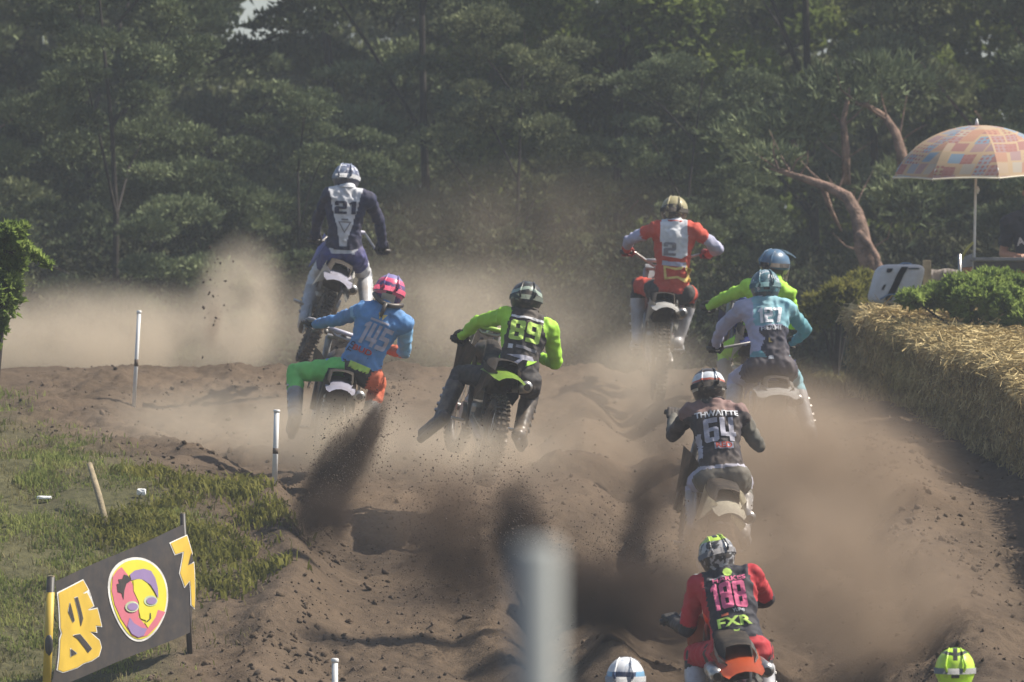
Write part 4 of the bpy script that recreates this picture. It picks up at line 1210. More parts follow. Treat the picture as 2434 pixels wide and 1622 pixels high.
GL = {
 '1': [[(.2, 0), (.42, 0), (.42, 1), (.25, 1), (.08, .86), (.08, .72), (.2, .76)]],
 '2': [[(0, 0), (.62, 0), (.62, .2), (.23, .2), (.23, .38), (.54, .38), (.62, .46), (.62, .92), (.54, 1), (.08, 1), (0, .92), (0, .66), (.21, .66), (.21, .81), (.41, .81), (.41, .58), (.08, .58), (0, .5)]],
 '4': [[(.37, 0), (.58, 0), (.58, .2), (.66, .2), (.66, .38), (.58, .38), (.58, 1), (.37, 1), (.37, .38), (.22, .38), (.22, 1), (0, 1), (0, .2), (.37, .2)]],
 '5': [[(0, 0), (.54, 0), (.62, .08), (.62, .54), (.54, .62), (.22, .62), (.22, .81), (.6, .81), (.6, 1), (0, 1), (0, .43), (.41, .43), (.41, .19), (0, .19)]],
 '6': [[(.08, 0), (.54, 0), (.62, .08), (.62, .54), (.54, .62), (.22, .62), (.22, .81), (.6, .81), (.6, 1), (.08, 1), (0, .92), (0, .08)], [(.22, .18), (.41, .18), (.41, .44), (.22, .44)]],
 '7': [[(.18, 0), (.42, 0), (.62, .8), (.62, 1), (0, 1), (0, .8), (.38, .8)]],
 '8': [[(.08, 0), (.54, 0), (.62, .08), (.62, .45), (.58, .5), (.62, .55), (.62, .92), (.54, 1), (.08, 1), (0, .92), (0, .55), (.04, .5), (0, .45), (0, .08)], [(.22, .18), (.4, .18), (.4, .41), (.22, .41)], [(.22, .59), (.4, .59), (.4, .82), (.22, .82)]]}
GL['9'] = [[(.62 - a, 1 - b_) for a, b_ in l] for l in GL['6']]
def block_number(t):
    out, x = [], 0
    for ch in t:
        if ch == '1': x -= .05
        for l in GL[ch]: out.append([(a + x, b_ - .5) for a, b_ in l])
        x += .52 if ch == '1' else (.72 if ch == '4' else .70)
    w = x - .08
    return [[(a - w / 2, b_) for a, b_ in l] for l in out]
def figure(label, D, J, style, group='riders in the race', helmet=None, brace=False, bare=False, hand_rot=None):
    """J: dict of source-pixel joints. Returns the person (one continuous body mesh) and joint points."""
    p = {}
    p['pelvis'] = W(*J['pelvis'], D)
    p['neck'] = solve(*J['neck'], p['pelvis'], J.get('torso', .53), J.get('lean', 1))
    ny = p['neck'].y
    for s in 'LR':
        p['sh' + s] = W(*J['sh' + s][:2], ny - .02 + (J['sh' + s][2] if len(J['sh' + s]) > 2 else 0))
    # keep the shoulders a human width apart
    mid = (p['shL'] + p['shR']) / 2; d = p['shR'] - p['shL']
    wd_ = min(max(d.length, .35), .42); d = d.normalized() * wd_ / 2
    p['shL'], p['shR'] = mid - d, mid + d
    for s in 'LR':
        a = J['el' + s]; p['el' + s] = solve(a[0], a[1], p['sh' + s], .30, a[2] if len(a) > 2 else 1)
        a = J['ha' + s]; p['ha' + s] = solve(a[0], a[1], p['el' + s], .33, a[2] if len(a) > 2 else 1)
    up = (p['neck'] - p['pelvis']).normalized()
    rt = (p['shR'] - p['shL']); rt = (rt - up * rt.dot(up)).normalized()
    hr = Vn(rt + Vector((1, 0, 0)) * .5)
    for s, k in (('L', -1), ('R', 1)):
        p['hip' + s] = p['pelvis'] + hr * k * .095 - up * .02
        a = J['kn' + s]; p['kn' + s] = solve(a[0], a[1], p['hip' + s], .43, a[2] if len(a) > 2 else 1)
        a = J['an' + s]; p['an' + s] = solve(a[0], a[1], p['kn' + s], .42, a[2] if len(a) > 2 else -1)
        if 'to' + s in J: a = J['to' + s]; p['to' + s] = solve(a[0], a[1], p['an' + s], .19, a[2] if len(a) > 2 else 1)
        else: p['to' + s] = p['an' + s] + Vn((k * .12, 1, -.28)) * .19
    p['head'] = W(*J['head'], ny + J.get('hdy', .06))
    back = rt.cross(up)            # towards the camera side of the torso
    # body primitives
    bm = bmesh.new(); B = blob_chain
    pel, nk = p['pelvis'], p['neck']
    for k in (-1, 1):
        B(bm, pel + rt * .06 * k, pel + up * .22 + rt * .055 * k, .098, .084)
        B(bm, pel + up * .22 + rt * .055 * k, nk - up * .13 + rt * .088 * k, .084, .092)
        B(bm, p['hip' + ('L' if k < 0 else 'R')], pel + rt * .07 * k - back * .02, .098, .098)
    B(bm, pel, nk - up * .12, .095, .11)
    B(bm, nk - up * .10 + back * .0, nk, .095, .07)
    for s in 'LR':
        B(bm, p['sh' + s], nk - up * .02, .068, .062)
        B(bm, p['sh' + s], nk - up * .17, .066, .10)
        B(bm, p['sh' + s], p['el' + s], .057, .041)
        B(bm, p['el' + s], p['ha' + s].lerp(p['el' + s], .26), .041, .030)
        B(bm, p['ha' + s].lerp(p['el' + s], .26), p['ha' + s].lerp(p['el' + s], .05), .030, .028)
        B(bm, p['hip' + s], p['kn' + s], .094, .058)
        B(bm, p['kn' + s], p['kn' + s].lerp(p['an' + s], .35), .056, .058)
        B(bm, p['kn' + s].lerp(p['an' + s], .35), p['an' + s], .056, .041)
        heel = p['an' + s] - (p['to' + s] - p['an' + s]) * .25 + (p['an' + s] - p['kn' + s]).normalized() * .04
        B(bm, heel, p['to' + s] + (p['an' + s] - p['kn' + s]).normalized() * .035, .040, .036)
        B(bm, p['an' + s], heel, .044, .040)
    B(bm, nk, p['head'], .058, .06)
    B(bm, p['head'] - Vector((0, 0, .0)), p['head'] + Vector((0, .02, .03)), .088, .088)
    body = vox(bm, .0115, 5, 'person')
    segs = [('torso', pel, nk, .12), ('sh', p['shL'], p['shR'], .07)]
    for s in 'LR':
        segs += [('uarm' + s, p['sh' + s], p['el' + s], .055), ('farm' + s, p['el' + s], p['ha' + s], .036), ('thigh' + s, p['hip' + s], p['kn' + s], .08),
                 ('shin' + s, p['kn' + s], p['an' + s], .055), ('foot' + s, p['an' + s], p['to' + s], .045)]
    segs += [('neck', nk + up * .02, p['head'], .07)]
    nv = len(body.vertices)
    co = np.zeros(nv * 3, np.float32); body.vertices.foreach_get('co', co); co = co.reshape(-1, 3)
    nrm = np.zeros(nv * 3, np.float32); body.vertices.foreach_get('normal', nrm); nrm = nrm.reshape(-1, 3)
    best = np.full(nv, 9.0); lab = np.zeros(nv, int); tt = np.zeros(nv)
    for i, (nme, a, b_, r_) in enumerate(segs):
        a_, d_ = np.array(a), np.array(b_ - a)
        t = np.clip(((co - a_) @ d_) / (d_ @ d_), 0, 1)
        q = np.linalg.norm(co - a_ - t[:, None] * d_, axis=1) / r_
        m_ = q < best; best[m_] = q[m_]; lab[m_] = i; tt[m_] = t[m_]
    names = [s_[0] for s_ in segs]
    rel = co - np.array(pel); lx = rel @ np.array(rt); lz = rel @ np.array(up); ly = rel @ np.array(back)
    body.materials.append(style.get('skin', M_UNDER))
    person = link('person', body)
    tag(person, label, 'person', group)
    faces = np.array([list(f.vertices)[:4] if len(f.vertices) >= 4 else list(f.vertices) + [f.vertices[-1]] for f in body.polygons])
    Lf = [names[i] for i in lab]
    nl = np.array(Lf)
    def pick(fn):
        vm = np.array([bool(fn(nl[i], tt[i], lx[i], lz[i], ly[i])) for i in range(nv)])
        return vm
    def cloth(name, vm, off, mats, zone, wr=.006, parent=person, freq=14):
        fm = vm[faces].all(1)
        fs = faces[fm]
        used = np.unique(fs); remap = np.full(nv, -1); remap[used] = np.arange(len(used))
        V = co[used].copy()
        for k_, i in enumerate(used):
            v = Vector(co[i])
            f_ = 1.0 - 2.2 * abs(mnoise.noise(Vector((v.x * freq + v.z * 5, v.y * freq, v.z * freq * .8 - v.x * 4)))) - .3 + .5 * mnoise.noise(v * freq * 2.3)
            V[k_] += nrm[i] * max(.0045, off + f_ * wr)
        me = mesh_np(name, V, remap[fs], True)
        for m_ in mats: me.materials.append(m_)
        if len(mats) > 1:
            ids = []
            for f in fs:
                i = f[0]; ids.append(zone(nl[i], tt[i], lx[i], lz[i], ly[i]))
            me.polygons.foreach_set('material_index', np.array(ids, dtype=np.int32))
        return link(name, me, parent)
    zj = style['jersey_zone']; zp = style.get('pants_zone', lambda *a: 0)
    is_j = pick(lambda n, t, x, z, y: (n == 'torso' and z > -.01) or n == 'sh' or n.startswith('uarm') or (n.startswith('farm') and t < (.25 if False else style.get('sleeve', .86))) and not (bare and t > 0) or (n.startswith('thigh') and z > .03) or (n == 'neck' and t < .12))
    if bare: is_j = pick(lambda n, t, x, z, y: (n == 'torso' and z > -.01) or n == 'sh' or (n.startswith('uarm') and t < .72) or (n == 'neck' and t < .1))
    jersey = cloth('jersey' if not bare else 't_shirt', is_j, style.get('puff', .009), style['jersey'], zj, .0115)
    is_p = pick(lambda n, t, x, z, y: (n == 'torso' and z <= .045) or n.startswith('thigh') or (n.startswith('shin') and t < style.get('cuff', .34)))
    cloth('trousers', is_p, .011, style['pants'], zp, .010)
    is_b = pick(lambda n, t, x, z, y: (n.startswith('shin') and t > style.get('cuff', .34) - .08) or n.startswith('foot'))
    for s in 'LR':
        vb = is_b & np.array([(n.endswith(s)) for n in nl])
        bt = cloth('boot', vb, .017, [style['boot']], None, .002)
        mb = MB(); a, b_ = p['kn' + s], p['an' + s]; ax_ = (b_ - a).normalized()
        for t in (.42, .58, .76, .9):
            c = a.lerp(b_, t); q_ = ax_.to_track_quat('Z', 'Y').to_matrix().to_4x4()
            mb.box(c + rt * (.062 if s == 'R' else -.062) * (1 - .25 * t), (.03, .05, .022), q_, bev=.004)
        mb.build('buckles', M_METAL if style.get('buckle') is None else style['buckle'], bt)
        mb = MB(); hl = p['an' + s] - (p['to' + s] - p['an' + s]) * .35 + ax_ * .085; te = p['to' + s] + ax_ * .08 + (p['to' + s] - p['an' + s]).normalized() * .03
        mb.tube([hl, (hl + te) / 2 + ax_ * .0, te], [.03, .034, .03], 8)
        if not bare: mb.build('sole', M_DARKP, bt, True)
    # gloves
    for s, k in (('L', -1), ('R', 1)):
        g = p['ha' + s]; fa = (g - p['el' + s]).normalized()
        other = p['haR'] - p['haL']; gx_ = other.normalized() if not J.get('free') else rt
        gx_ = (gx_ - fa * gx_.dot(fa)).normalized()
        gz_ = gx_.cross(fa)
        Mh = Matrix((( gx_.x, fa.x, gz_.x, g.x), (gx_.y, fa.y, gz_.y, g.y), (gx_.z, fa.z, gz_.z, g.z), (0, 0, 0, 1)))
        me = HANDS[k].copy(); me.transform(Matrix.Scale(1.12, 4)); me.transform(Mh); me.materials.clear(); me.materials.append(style['glove'])
        link('glove' if not bare else 'hand', me, person)
    # trouser waist print, collar
    if brace:
        mb = MB(); pts = [nk + up * .035 + (rt * math.cos(a) * .115 + back * math.sin(a) * .10) + up * .02 * math.cos(a * 2) for a in [2 * math.pi * i / 16 for i in range(17)]]
        mb.tube(pts, .020, 8, False); mb.tube([nk + back * .10 + up * .02, nk + back * .118 - up * .09], [.022, .012], 8); mb.build('neck_brace', M_DARKP, person, True)
    else:
        mb = MB(); pts = [nk + up * .028 + (rt * math.cos(a) * .072 + back * math.sin(a) * .07) for a in [2 * math.pi * i / 16 for i in range(17)]]
        mb.tube(pts, .008, 6, False); mb.build('collar', style['jersey'][0], person, True)
    if helmet:
        hy, hp, hr_ = J.get('hrot', (0, 0, 0))
        rm = Matrix.Rotation(R(hy), 4, 'Z') @ Matrix.Rotation(R(hr_), 4, 'Y') @ Matrix.Rotation(R(hp), 4, 'X')
        add_helmet(person, p['head'] + Vector((0, .0, .0)), rm, *helmet, scale=J.get('hs', 1.0))
    # flat prints laid on the jersey
    bm = bmesh.new(); bm.from_mesh(jersey.data); bvh = BVHTree.FromBMesh(bm); bm.free()
    def decal(name, src, m, x, z, size, lift=.008, rot=0, sx=1.0, onto=None, bold=.0, shear=0):
        """src: text or list of polygons (unit space); centred at (x right, z up the back) in metres"""
        cu = bpy.data.curves.new('t', 'FONT' if isinstance(src, str) else 'CURVE')
        if isinstance(src, str):
            cu.body = src; cu.size = 1; cu.align_x = 'CENTER'; cu.align_y = 'CENTER'; cu.offset = bold; cu.resolution_u = 3; cu.space_character = 1.02
        else:
            cu.dimensions = '2D'; cu.fill_mode = 'FRONT'
            for loop in src:
                s_ = cu.splines.new('POLY'); s_.points.add(len(loop) - 1)
                for i, q in enumerate(loop): s_.points[i].co = (q[0], q[1], 0, 1)
                s_.use_cyclic_u = True
        ob = bpy.data.objects.new('t', cu); COL.objects.link(ob)
        me = bpy.data.meshes.new_from_object(ob.evaluated_get(bpy.context.evaluated_depsgraph_get()))
        bpy.data.objects.remove(ob); bpy.data.curves.remove(cu)
        bm = bmesh.new(); bm.from_mesh(me); bpy.data.meshes.remove(me)
        for v in bm.verts: v.co = Vector((v.co.x * size * sx + v.co.y * size * shear, v.co.y * size, 0))
        xs = [v.co.x for v in bm.verts]; zs = [v.co.y for v in bm.verts]
        for ax_, lo, hi in ((0, min(xs), max(xs)), (1, min(zs), max(zs))):
            k_ = lo + .008
            while k_ < hi:
                co_ = (k_, 0, 0) if ax_ == 0 else (0, k_, 0); no = (1, 0, 0) if ax_ == 0 else (0, 1, 0)
                bmesh.ops.bisect_plane(bm, geom=bm.verts[:] + bm.edges[:] + bm.faces[:], plane_co=co_, plane_no=no); k_ += .012
        cr, sr = math.cos(R(rot)), math.sin(R(rot))
        for v in bm.verts:
            a, c = v.co.x * cr - v.co.y * sr + x, v.co.x * sr + v.co.y * cr + z
            o_ = pel + rt * a + up * c + back * .5
            hit = bvh.ray_cast(o_, -back, 1.0)
            v.co = (hit[0] + back * lift) if hit[0] is not None else (pel + rt * a + up * c + back * .10)
        me = bpy.data.meshes.new(name); bm.to_mesh(me); bm.free()
        return link(name, me, jersey, m)
    return person, p, decal, (rt, up, back)
M_UNDER = mat('black_undersuit', (.015, .015, .017), .9)
def fab(name, c, dirt=.18, rough=.75, var=.1): return mat(name, c, rough, var, 7, .15, dirt=dirt, dscale=5)
def plast(name, c, dirt=.22): return mat(name, c, .38, .06, 6, dirt=dirt, dscale=8)
F_NAVY = fab('navy_jersey', (.012, .018, .060), .1); F_WHITE = fab('white_jersey', (.62, .64, .68)); F_BLACK = fab('black_cloth', (.018, .018, .022)); F_GREY = fab('grey_cloth_print', (.22, .22, .25))
F_BLUE = fab('royal_blue_cloth', (.035, .045, .19)); F_SKY = fab('sky_blue_cloth', (.10, .27, .55)); F_SKYL = fab('light_sky_cloth', (.22, .46, .70)); F_LIMEP = fab('bright_green_cloth', (.17, .58, .13), .10)
F_LIME = fab('lime_cloth', (.36, .68, .05), .08); F_LIME2 = fab('lime_print', (.50, .72, .14), .05); F_RED = fab('orange_red_cloth', (.50, .055, .03), .12); F_RED2 = fab('crimson_cloth', (.42, .016, .028), .08)
F_TEAL = fab('teal_cloth', (.10, .32, .38)); F_AQUA = fab('pale_teal_cloth', (.22, .46, .53)); F_LAV = fab('pale_lavender_cloth', (.40, .41, .56)); F_ORNG = fab('coral_cloth', (.60, .13, .06), .1)
F_DKNAVY = fab('dark_navy_cloth', (.02, .024, .05)); F_PINK = fab('pink_print', (.68, .13, .26), .04); F_YEL = fab('yellow_print', (.66, .50, .16), .08); F_LGREY = fab('light_grey_cloth', (.42, .42, .50)); F_OLIVE = fab('olive_grey_cloth', (.10, .10, .085))
P_WHITE = plast('white_bodywork', (.66, .66, .64)); P_LIME = plast('lime_bodywork', (.30, .50, .06)); P_LAV = plast('lavender_white_bodywork', (.52, .52, .62)); P_ORNG = plast('orange_bodywork', (.62, .11, .03), .12); P_BLUE = plast('blue_bodywork', (.03, .06, .28))
B_WHITE = plast('white_boot', (.50, .51, .54), .35); B_GREY = plast('grey_boot', (.30, .31, .32), .4); B_BLACK = plast('black_boot', (.03, .03, .032), .45)
G_BLACK = fab('black_glove', (.015, .015, .016)); G_GREY = fab('grey_glove', (.25, .25, .27)); G_RED = fab('red_glove', (.30, .03, .03)); G_NAVY = fab('navy_glove', (.012, .015, .03))
arm = lambda n: n.startswith('uarm') or n.startswith('farm')
def SP(r_, n_=18, cx=0, cy=0, ry=None): return [[(cx + r_ * math.cos(2 * math.pi * i / n_), cy + (ry or r_) * math.sin(2 * math.pi * i / n_)) for i in range(n_)]]
def RC(w, h, cx=0, cy=0): return [(cx - w / 2, cy - h / 2), (cx + w / 2, cy - h / 2), (cx + w / 2, cy + h / 2), (cx - w / 2, cy + h / 2)]
def put(name, label_p, label_b, D, J, style, helmet, bk, **kw):
    per, p, decal, fr = figure(label_p, D, J, style, helmet=helmet, **{k: v for k, v in kw.items() if k in ('brace',)})
    c = W(bk['at'][0], bk['at'][1], D + bk.get('dy', -.22))
    bike(label_b, c, R(bk.get('yaw', 0)), R(bk.get('pitch', 8)), R(bk.get('roll', 0)), bk['cols'], wide=bk.get('wide', 1), fender_w=bk.get('fw', .13), grips=(p['haL'], p['haR']), steer=R(bk.get('steer', 0)), exhaust=bk.get('ex', 1), front=bk.get('ff'))
    print('RIDER', name, {k: tuple(round(x, 2) for x in v) for k, v in p.items() if k in ('pelvis', 'neck', 'haL', 'haR', 'anL', 'anR')}, 'contact', tuple(round(x, 2) for x in c), 'ground', round(float(ground_z(c.x, c.y)), 2))
    return per, p, decal

# -- 21: jumping rider in navy and white ----------------------------------------------------------
st = dict(jersey=[F_WHITE, F_NAVY, F_LGREY], glove=G_NAVY, boot=B_WHITE, pants=[F_WHITE, F_BLUE, F_NAVY],
    jersey_zone=lambda n, t, x, z, y: (2 if (n.startswith('uarm') and n.endswith('R') and .15 < t and z > 9) else 1) if arm(n) and not (n.startswith('uarm') and t < -.1) else (0 if (abs(x) < .035 + .26 * max(0, z - .12)) else 1),
    pants_zone=lambda n, t, x, z, y: 0 if z > .0 and n == 'torso' else (1 if n == 'torso' or (n.startswith('thigh') and t < .45) else (0 if n.startswith('thigh') else 0)))
per, p, decal = put('21', 'jumping rider in navy and white jersey with number 21, highest in the picture', 'blue and white dirt bike leaning in mid air under the highest rider', 58,
    dict(pelvis=(817, 602), neck=(824, 452), head=(823, 424), hdy=.10, shL=(789, 466), shR=(868, 474), elL=(756, 518), elR=(902, 528), haL=(747, 572, 1), haR=(911, 596, 1), knL=(750, 660), knR=(866, 655), anL=(726, 752, -1), anR=(872, 730, -1), torso=.56, hrot=(-4, -10, 4)),
    st, (helmet_mat('helmet_grey_blue', (.20, .24, .34), [(-.10, -.03, .2, (.05, .06, .10), 0)], [((.08, .10, .18), .56, 16), ((.55, .58, .64), .60, 22)]), F_NAVY, F_WHITE),
    dict(at=(716, 858), yaw=6, pitch=14, roll=23, cols=(P_LAV, P_BLUE, P_WHITE, M_FRAME), fw=.15, steer=-10, wide=1.15))
decal('number_print', block_number('21'), F_NAVY, -.0, .405, .115, sx=1.55)
decal('crest_print', [[(-.5, .35), (.5, .35), (0, -.55)], [(-.36, .27), (.36, .27), (0, -.38)]], F_GREY, 0, .24, .12)
decal('chest_mark', RC(.06, .016) and [RC(.5, .13)], F_GREY, 0, .30, .12)
decal('waist_print', [RC(.9, .16)], F_NAVY, 0, .045, .2)

# -- 145: rider in sky blue with green trousers ----------------------------------------------------
st = dict(jersey=[F_SKY, F_SKYL, F_ORNG, F_GREY], glove=G_GREY, boot=B_GREY, cuff=.52, pants=[F_LIMEP, F_SKY, F_BLACK, F_ORNG],
    jersey_zone=lambda n, t, x, z, y: 2 if n == 'farmR' else (1 if (n == 'uarmR' or (n == 'uarmL' and t < .25)) else 0),
    pants_zone=lambda n, t, x, z, y: 2 if (n == 'torso') else (3 if n.endswith('R') else (1 if n.startswith('thigh') and t < .75 and z > .02 + .05 * math.sin(t * 14) else (2 if (n.startswith('thigh') and .86 < t < .93 and y > .02) else 0))))
per, p, decal = put('145', 'rider in sky blue jersey 145 and green trousers, left leg out', 'dust-covered white dirt bike under the sky blue rider', 51,
    dict(pelvis=(852, 880), neck=(916, 728), head=(926, 692), shL=(872, 742), shR=(952, 768), elL=(800, 762), elR=(962, 838), haL=(738, 772, 1), haR=(915, 830, 1), knL=(702, 884), knR=(898, 912), anL=(701, 985, -1), anR=(872, 1020, -1), toL=(694, 1014, 1), hrot=(2, -8, 14)),
    st, (helmet_mat('helmet_violet', (.10, .07, .22), [(.045, .085, .2, (.75, .10, .22), -.1), (-.045, -.02, .2, (.70, .12, .22), .1), (-.13, -.045, .055, (.45, .42, .38), 0), (.085, .13, .2, (.22, .20, .40), 0)], [((.75, .10, .22), .60, 18), ((.04, .03, .10), .62, 24)]), plast('violet_peak', (.12, .08, .25)), fab('pink_strap', (.75, .10, .22))),
    dict(at=(768, 1165), yaw=4, pitch=10, roll=9, cols=(P_LAV, M_DARKP, M_DARKP, M_DARKP), steer=-8, ff=M_DARKP), brace=True)
decal('number_print', block_number('145'), F_LGREY, .02, .295, .185, sx=.70, shear=.1)
decal('name_print', [RC(.75, .085)], F_LGREY, .01, .415, .2, rot=2)
decal('collar_mark', [[(-.3, .2), (0, .1), (-.1, -.25)], [(.3, .2), (0, .1), (.1, -.25)]], F_YEL, .01, .46, .12)
decal('sponsor_print', 'BUD', F_RED, -.03, .155, .06, bold=.03, sx=1.3)
decal('side_mark', 'TLD', F_NAVY, -.12, .15, .05, rot=80, bold=.03)
decal('waist_patch', [RC(1, .35)], F_LIME2, .0, .02, .17)

# -- 89: rider in lime and black ---------------------------------------------------------------------
st = dict(jersey=[F_BLACK, F_LIME, F_GREY], glove=G_BLACK, boot=B_BLACK, pants=[F_BLACK, F_LGREY],
    jersey_zone=lambda n, t, x, z, y: 1 if (arm(n) or (n == 'sh' and abs(x) > .125)) else (1 if (x < -.135 and z > .1) else 0),
    pants_zone=lambda n, t, x, z, y: 0)
per, p, decal = put('89', 'rider in lime and black jersey number 89 with a black helmet, left leg out', 'lime and black dirt bike under rider 89', 49,
    dict(pelvis=(1226, 900), neck=(1256, 746), head=(1251, 710), shL=(1206, 754), shR=(1302, 784), elL=(1138, 764), elR=(1322, 864), haL=(1090, 806, 1), haR=(1278, 848, 1), knL=(1094, 888), knR=(1262, 930), anL=(1050, 990, -1), anR=(1236, 1030, -1), toL=(1012, 1022, 1), torso=.52, hrot=(2, -6, 8)),
    st, (helmet_mat('helmet_black', (.022, .026, .028), [(.058, .085, .2, (.30, .38, .32), .35)], [((.16, .22, .18), .66, 14)]), plast('black_peak', (.02, .02, .022)), fab('green_grey_strap', (.10, .14, .12))),
    dict(at=(1146, 1150), yaw=11, pitch=9, roll=11, cols=(P_LIME, M_DARKP, M_DARKP, M_DARKP), steer=4, fw=.14))
decal('number_print', block_number('89'), F_LIME2, .0, .345, .155, sx=1.15)
decal('shoulder_band', [RC(1.25, .10)], F_WHITE, .0, .455, .2)
decal('sponsor_print', [RC(.22, .22)], F_WHITE, -.09, .215, .16)
decal('sponsor_print', [RC(1.0, .14)], F_GREY, .03, .215, .16, rot=-4)
decal('stripe_print', [[(-.5, .12), (.4, .2), (.5, .05), (.1, .0), (-.1, -.25), (-.35, -.25), (0, .03)]], F_LGREY, .0, .12, .22)
decal('stripe_print', [[(-.05, .12), (.3, .2), (.2, .08), (-.1, -.15)]], F_LIME, .07, .10, .2)

# -- red rider ----------------------------------------------------------------------------------------
st = dict(jersey=[F_RED, F_WHITE, F_LAV, F_YEL], glove=G_RED, boot=B_WHITE, pants=[F_BLACK, F_RED],
    jersey_zone=lambda n, t, x, z, y: (2 if (n.startswith('uarm') and t > .42) or (n.startswith('farm') and t < .4) else 0) if arm(n) else (1 if z > .43 and abs(x) < .12 else 0),
    pants_zone=lambda n, t, x, z, y: 1 if n.startswith('thigh') and t > .38 and t < .93 else (1 if n == 'torso' and z > -.02 else 0))
per, p, decal = put('red', 'rider in red and white jersey with number 2, elbows wide, on the right crest', 'white-fendered dirt bike under the red rider', 58,
    dict(pelvis=(1596, 690), neck=(1604, 533), head=(1603, 501), hdy=.08, shL=(1558, 545), shR=(1650, 548), elL=(1494, 572), elR=(1708, 592), haL=(1490, 600, 1), haR=(1680, 606, 1), knL=(1518, 676), knR=(1642, 700), anL=(1516, 800, -1), anR=(1612, 808, -1), torso=.58, hrot=(-4, -4, 3)),
    st, (helmet_mat('helmet_olive_gold', (.06, .05, .045), [(.05, .14, .2, (.34, .30, .16), .15)], [((.30, .27, .15), .58, 16), ((.4, .36, .30), .66, 24)]), plast('gold_peak', (.30, .26, .13)), F_BLACK),
    dict(at=(1562, 948), yaw=3, pitch=8, roll=4, cols=(P_WHITE, P_ORNG, P_WHITE, M_FRAME), fw=.135))
decal('number_ground', [[(-.55, .36), (.60, .36), (.62, -.30), (.36, -.46), (-.50, -.36)]], F_WHITE, .0, .375, .20)
decal('number_print', block_number('2'), F_GREY, -.035, .365, .12, lift=.0115, sx=1.5)
decal('sponsor_print', [RC(.9, .17)], F_LAV, .01, .235, .24, rot=-3)
decal('sponsor_print', [RC(.25, .08)], F_RED, -.02, .262, .2, lift=.0115)
decal('badge_border', [[(-.62, .30), (-.1, .22), (.18, .30), (.3, .5), (.42, .25), (.62, .2), (.5, -.05), (.6, -.35), (.3, -.38), (0, -.22), (-.55, -.30)], [(-.52, .2), (-.1, .12), (.15, .15), (.28, .3), (.36, .1), (.42, .0), (.36, -.2), (.2, -.2), (0, -.12), (-.45, -.2)]], F_YEL, .045, .155, .21)

# -- lime rider half hidden behind 127 ----------------------------------------------------------------
st = dict(jersey=[F_LIME], glove=G_BLACK, boot=B_GREY, pants=[F_LIME], jersey_zone=lambda *a: 0)
per, p, decal = put('lime', 'lime-clad rider half hidden behind the pale teal rider 127', 'dirt bike of the half hidden lime-clad rider', 56.5,
    dict(pelvis=(1800, 812), neck=(1836, 668), head=(1842, 628), shL=(1780, 684), shR=(1872, 700), elL=(1724, 706), elR=(1888, 770), haL=(1680, 732, 1), haR=(1850, 760, 1), knL=(1722, 838), knR=(1850, 850), anL=(1726, 930, -1), anR=(1840, 950, -1), hrot=(-38, 0, 6)),
    st, (helmet_mat('helmet_blue_gold', (.03, .03, .035), [(-.02, .14, .2, (.06, .14, .24), .2)], [((.34, .34, .16), .56, 14)]), plast('blue_peak', (.06, .16, .24)), F_BLACK),
    dict(at=(1770, 1035), yaw=4, pitch=9, roll=4, cols=(P_BLUE, P_BLUE, P_WHITE, M_FRAME)))

# -- 127: rider in white fading to teal ---------------------------------------------------------------
st = dict(jersey=[F_LAV, F_AQUA, F_DKNAVY, F_TEAL], glove=G_BLACK, boot=B_WHITE, pants=[F_DKNAVY, F_LAV, F_AQUA],
    jersey_zone=lambda n, t, x, z, y: ((0 if n.endswith('L') else (3 if y < .0 else 1)) if arm(n) else (2 if (z < .30 and x > -.05 + .02 * math.sin(z * 40)) and x < .15 else (1 if x > .09 + (.0 if z < .3 else .03) or (z > .31 and x > -.105) else (3 if z < .10 and x < -.02 else 0)))),
    pants_zone=lambda n, t, x, z, y: 0 if (n == 'torso' or (n.startswith('thigh') and t < .4)) else (1 if n.endswith('L') else 2))
per, p, decal = put('127', 'rider in white to teal fading jersey number 127, right of the pack', 'dust-covered white dirt bike under rider 127', 52,
    dict(pelvis=(1832, 868), neck=(1820, 716), head=(1819, 680), shL=(1766, 734), shR=(1872, 734), elL=(1716, 778), elR=(1916, 786), haL=(1698, 828, 1), haR=(1880, 818, 1), knL=(1748, 905), knR=(1888, 905), anL=(1742, 985, -1), anR=(1922, 1015, -1), torso=.54, hrot=(2, -6, -2)),
    st, (helmet_mat('helmet_teal', (.05, .13, .17), [(-.12, -.06, .2, (.03, .06, .08), 0)], [((.50, .54, .58), .60, 15), ((.12, .26, .30), .55, 20)]), plast('teal_peak', (.10, .22, .26)), fab('teal_strap', (.12, .26, .30))),
    dict(at=(1838, 1178), yaw=1, pitch=9, roll=2, cols=(P_WHITE, P_BLUE, P_WHITE, M_FRAME), fw=.19, wide=1.1))
decal('number_print', block_number('127'), fab('bright_white_print', (.82, .83, .86), .05), .02, .385, .125, sx=.87)
decal('name_print', 'HERMI', F_WHITE, .02, .275, .052, bold=.02, sx=1.1)
decal('claw_mark', [[(-.1, .3), (.1, .3), (.05, 0), (.35, -.2), (-.1, -.2)]], F_YEL, .0, .17, .07)
decal('waist_mark', [[(-.4, -.25), (-.3, .2), (0, .3), (.3, .2), (.4, -.25)]], F_WHITE, .0, .03, .06)

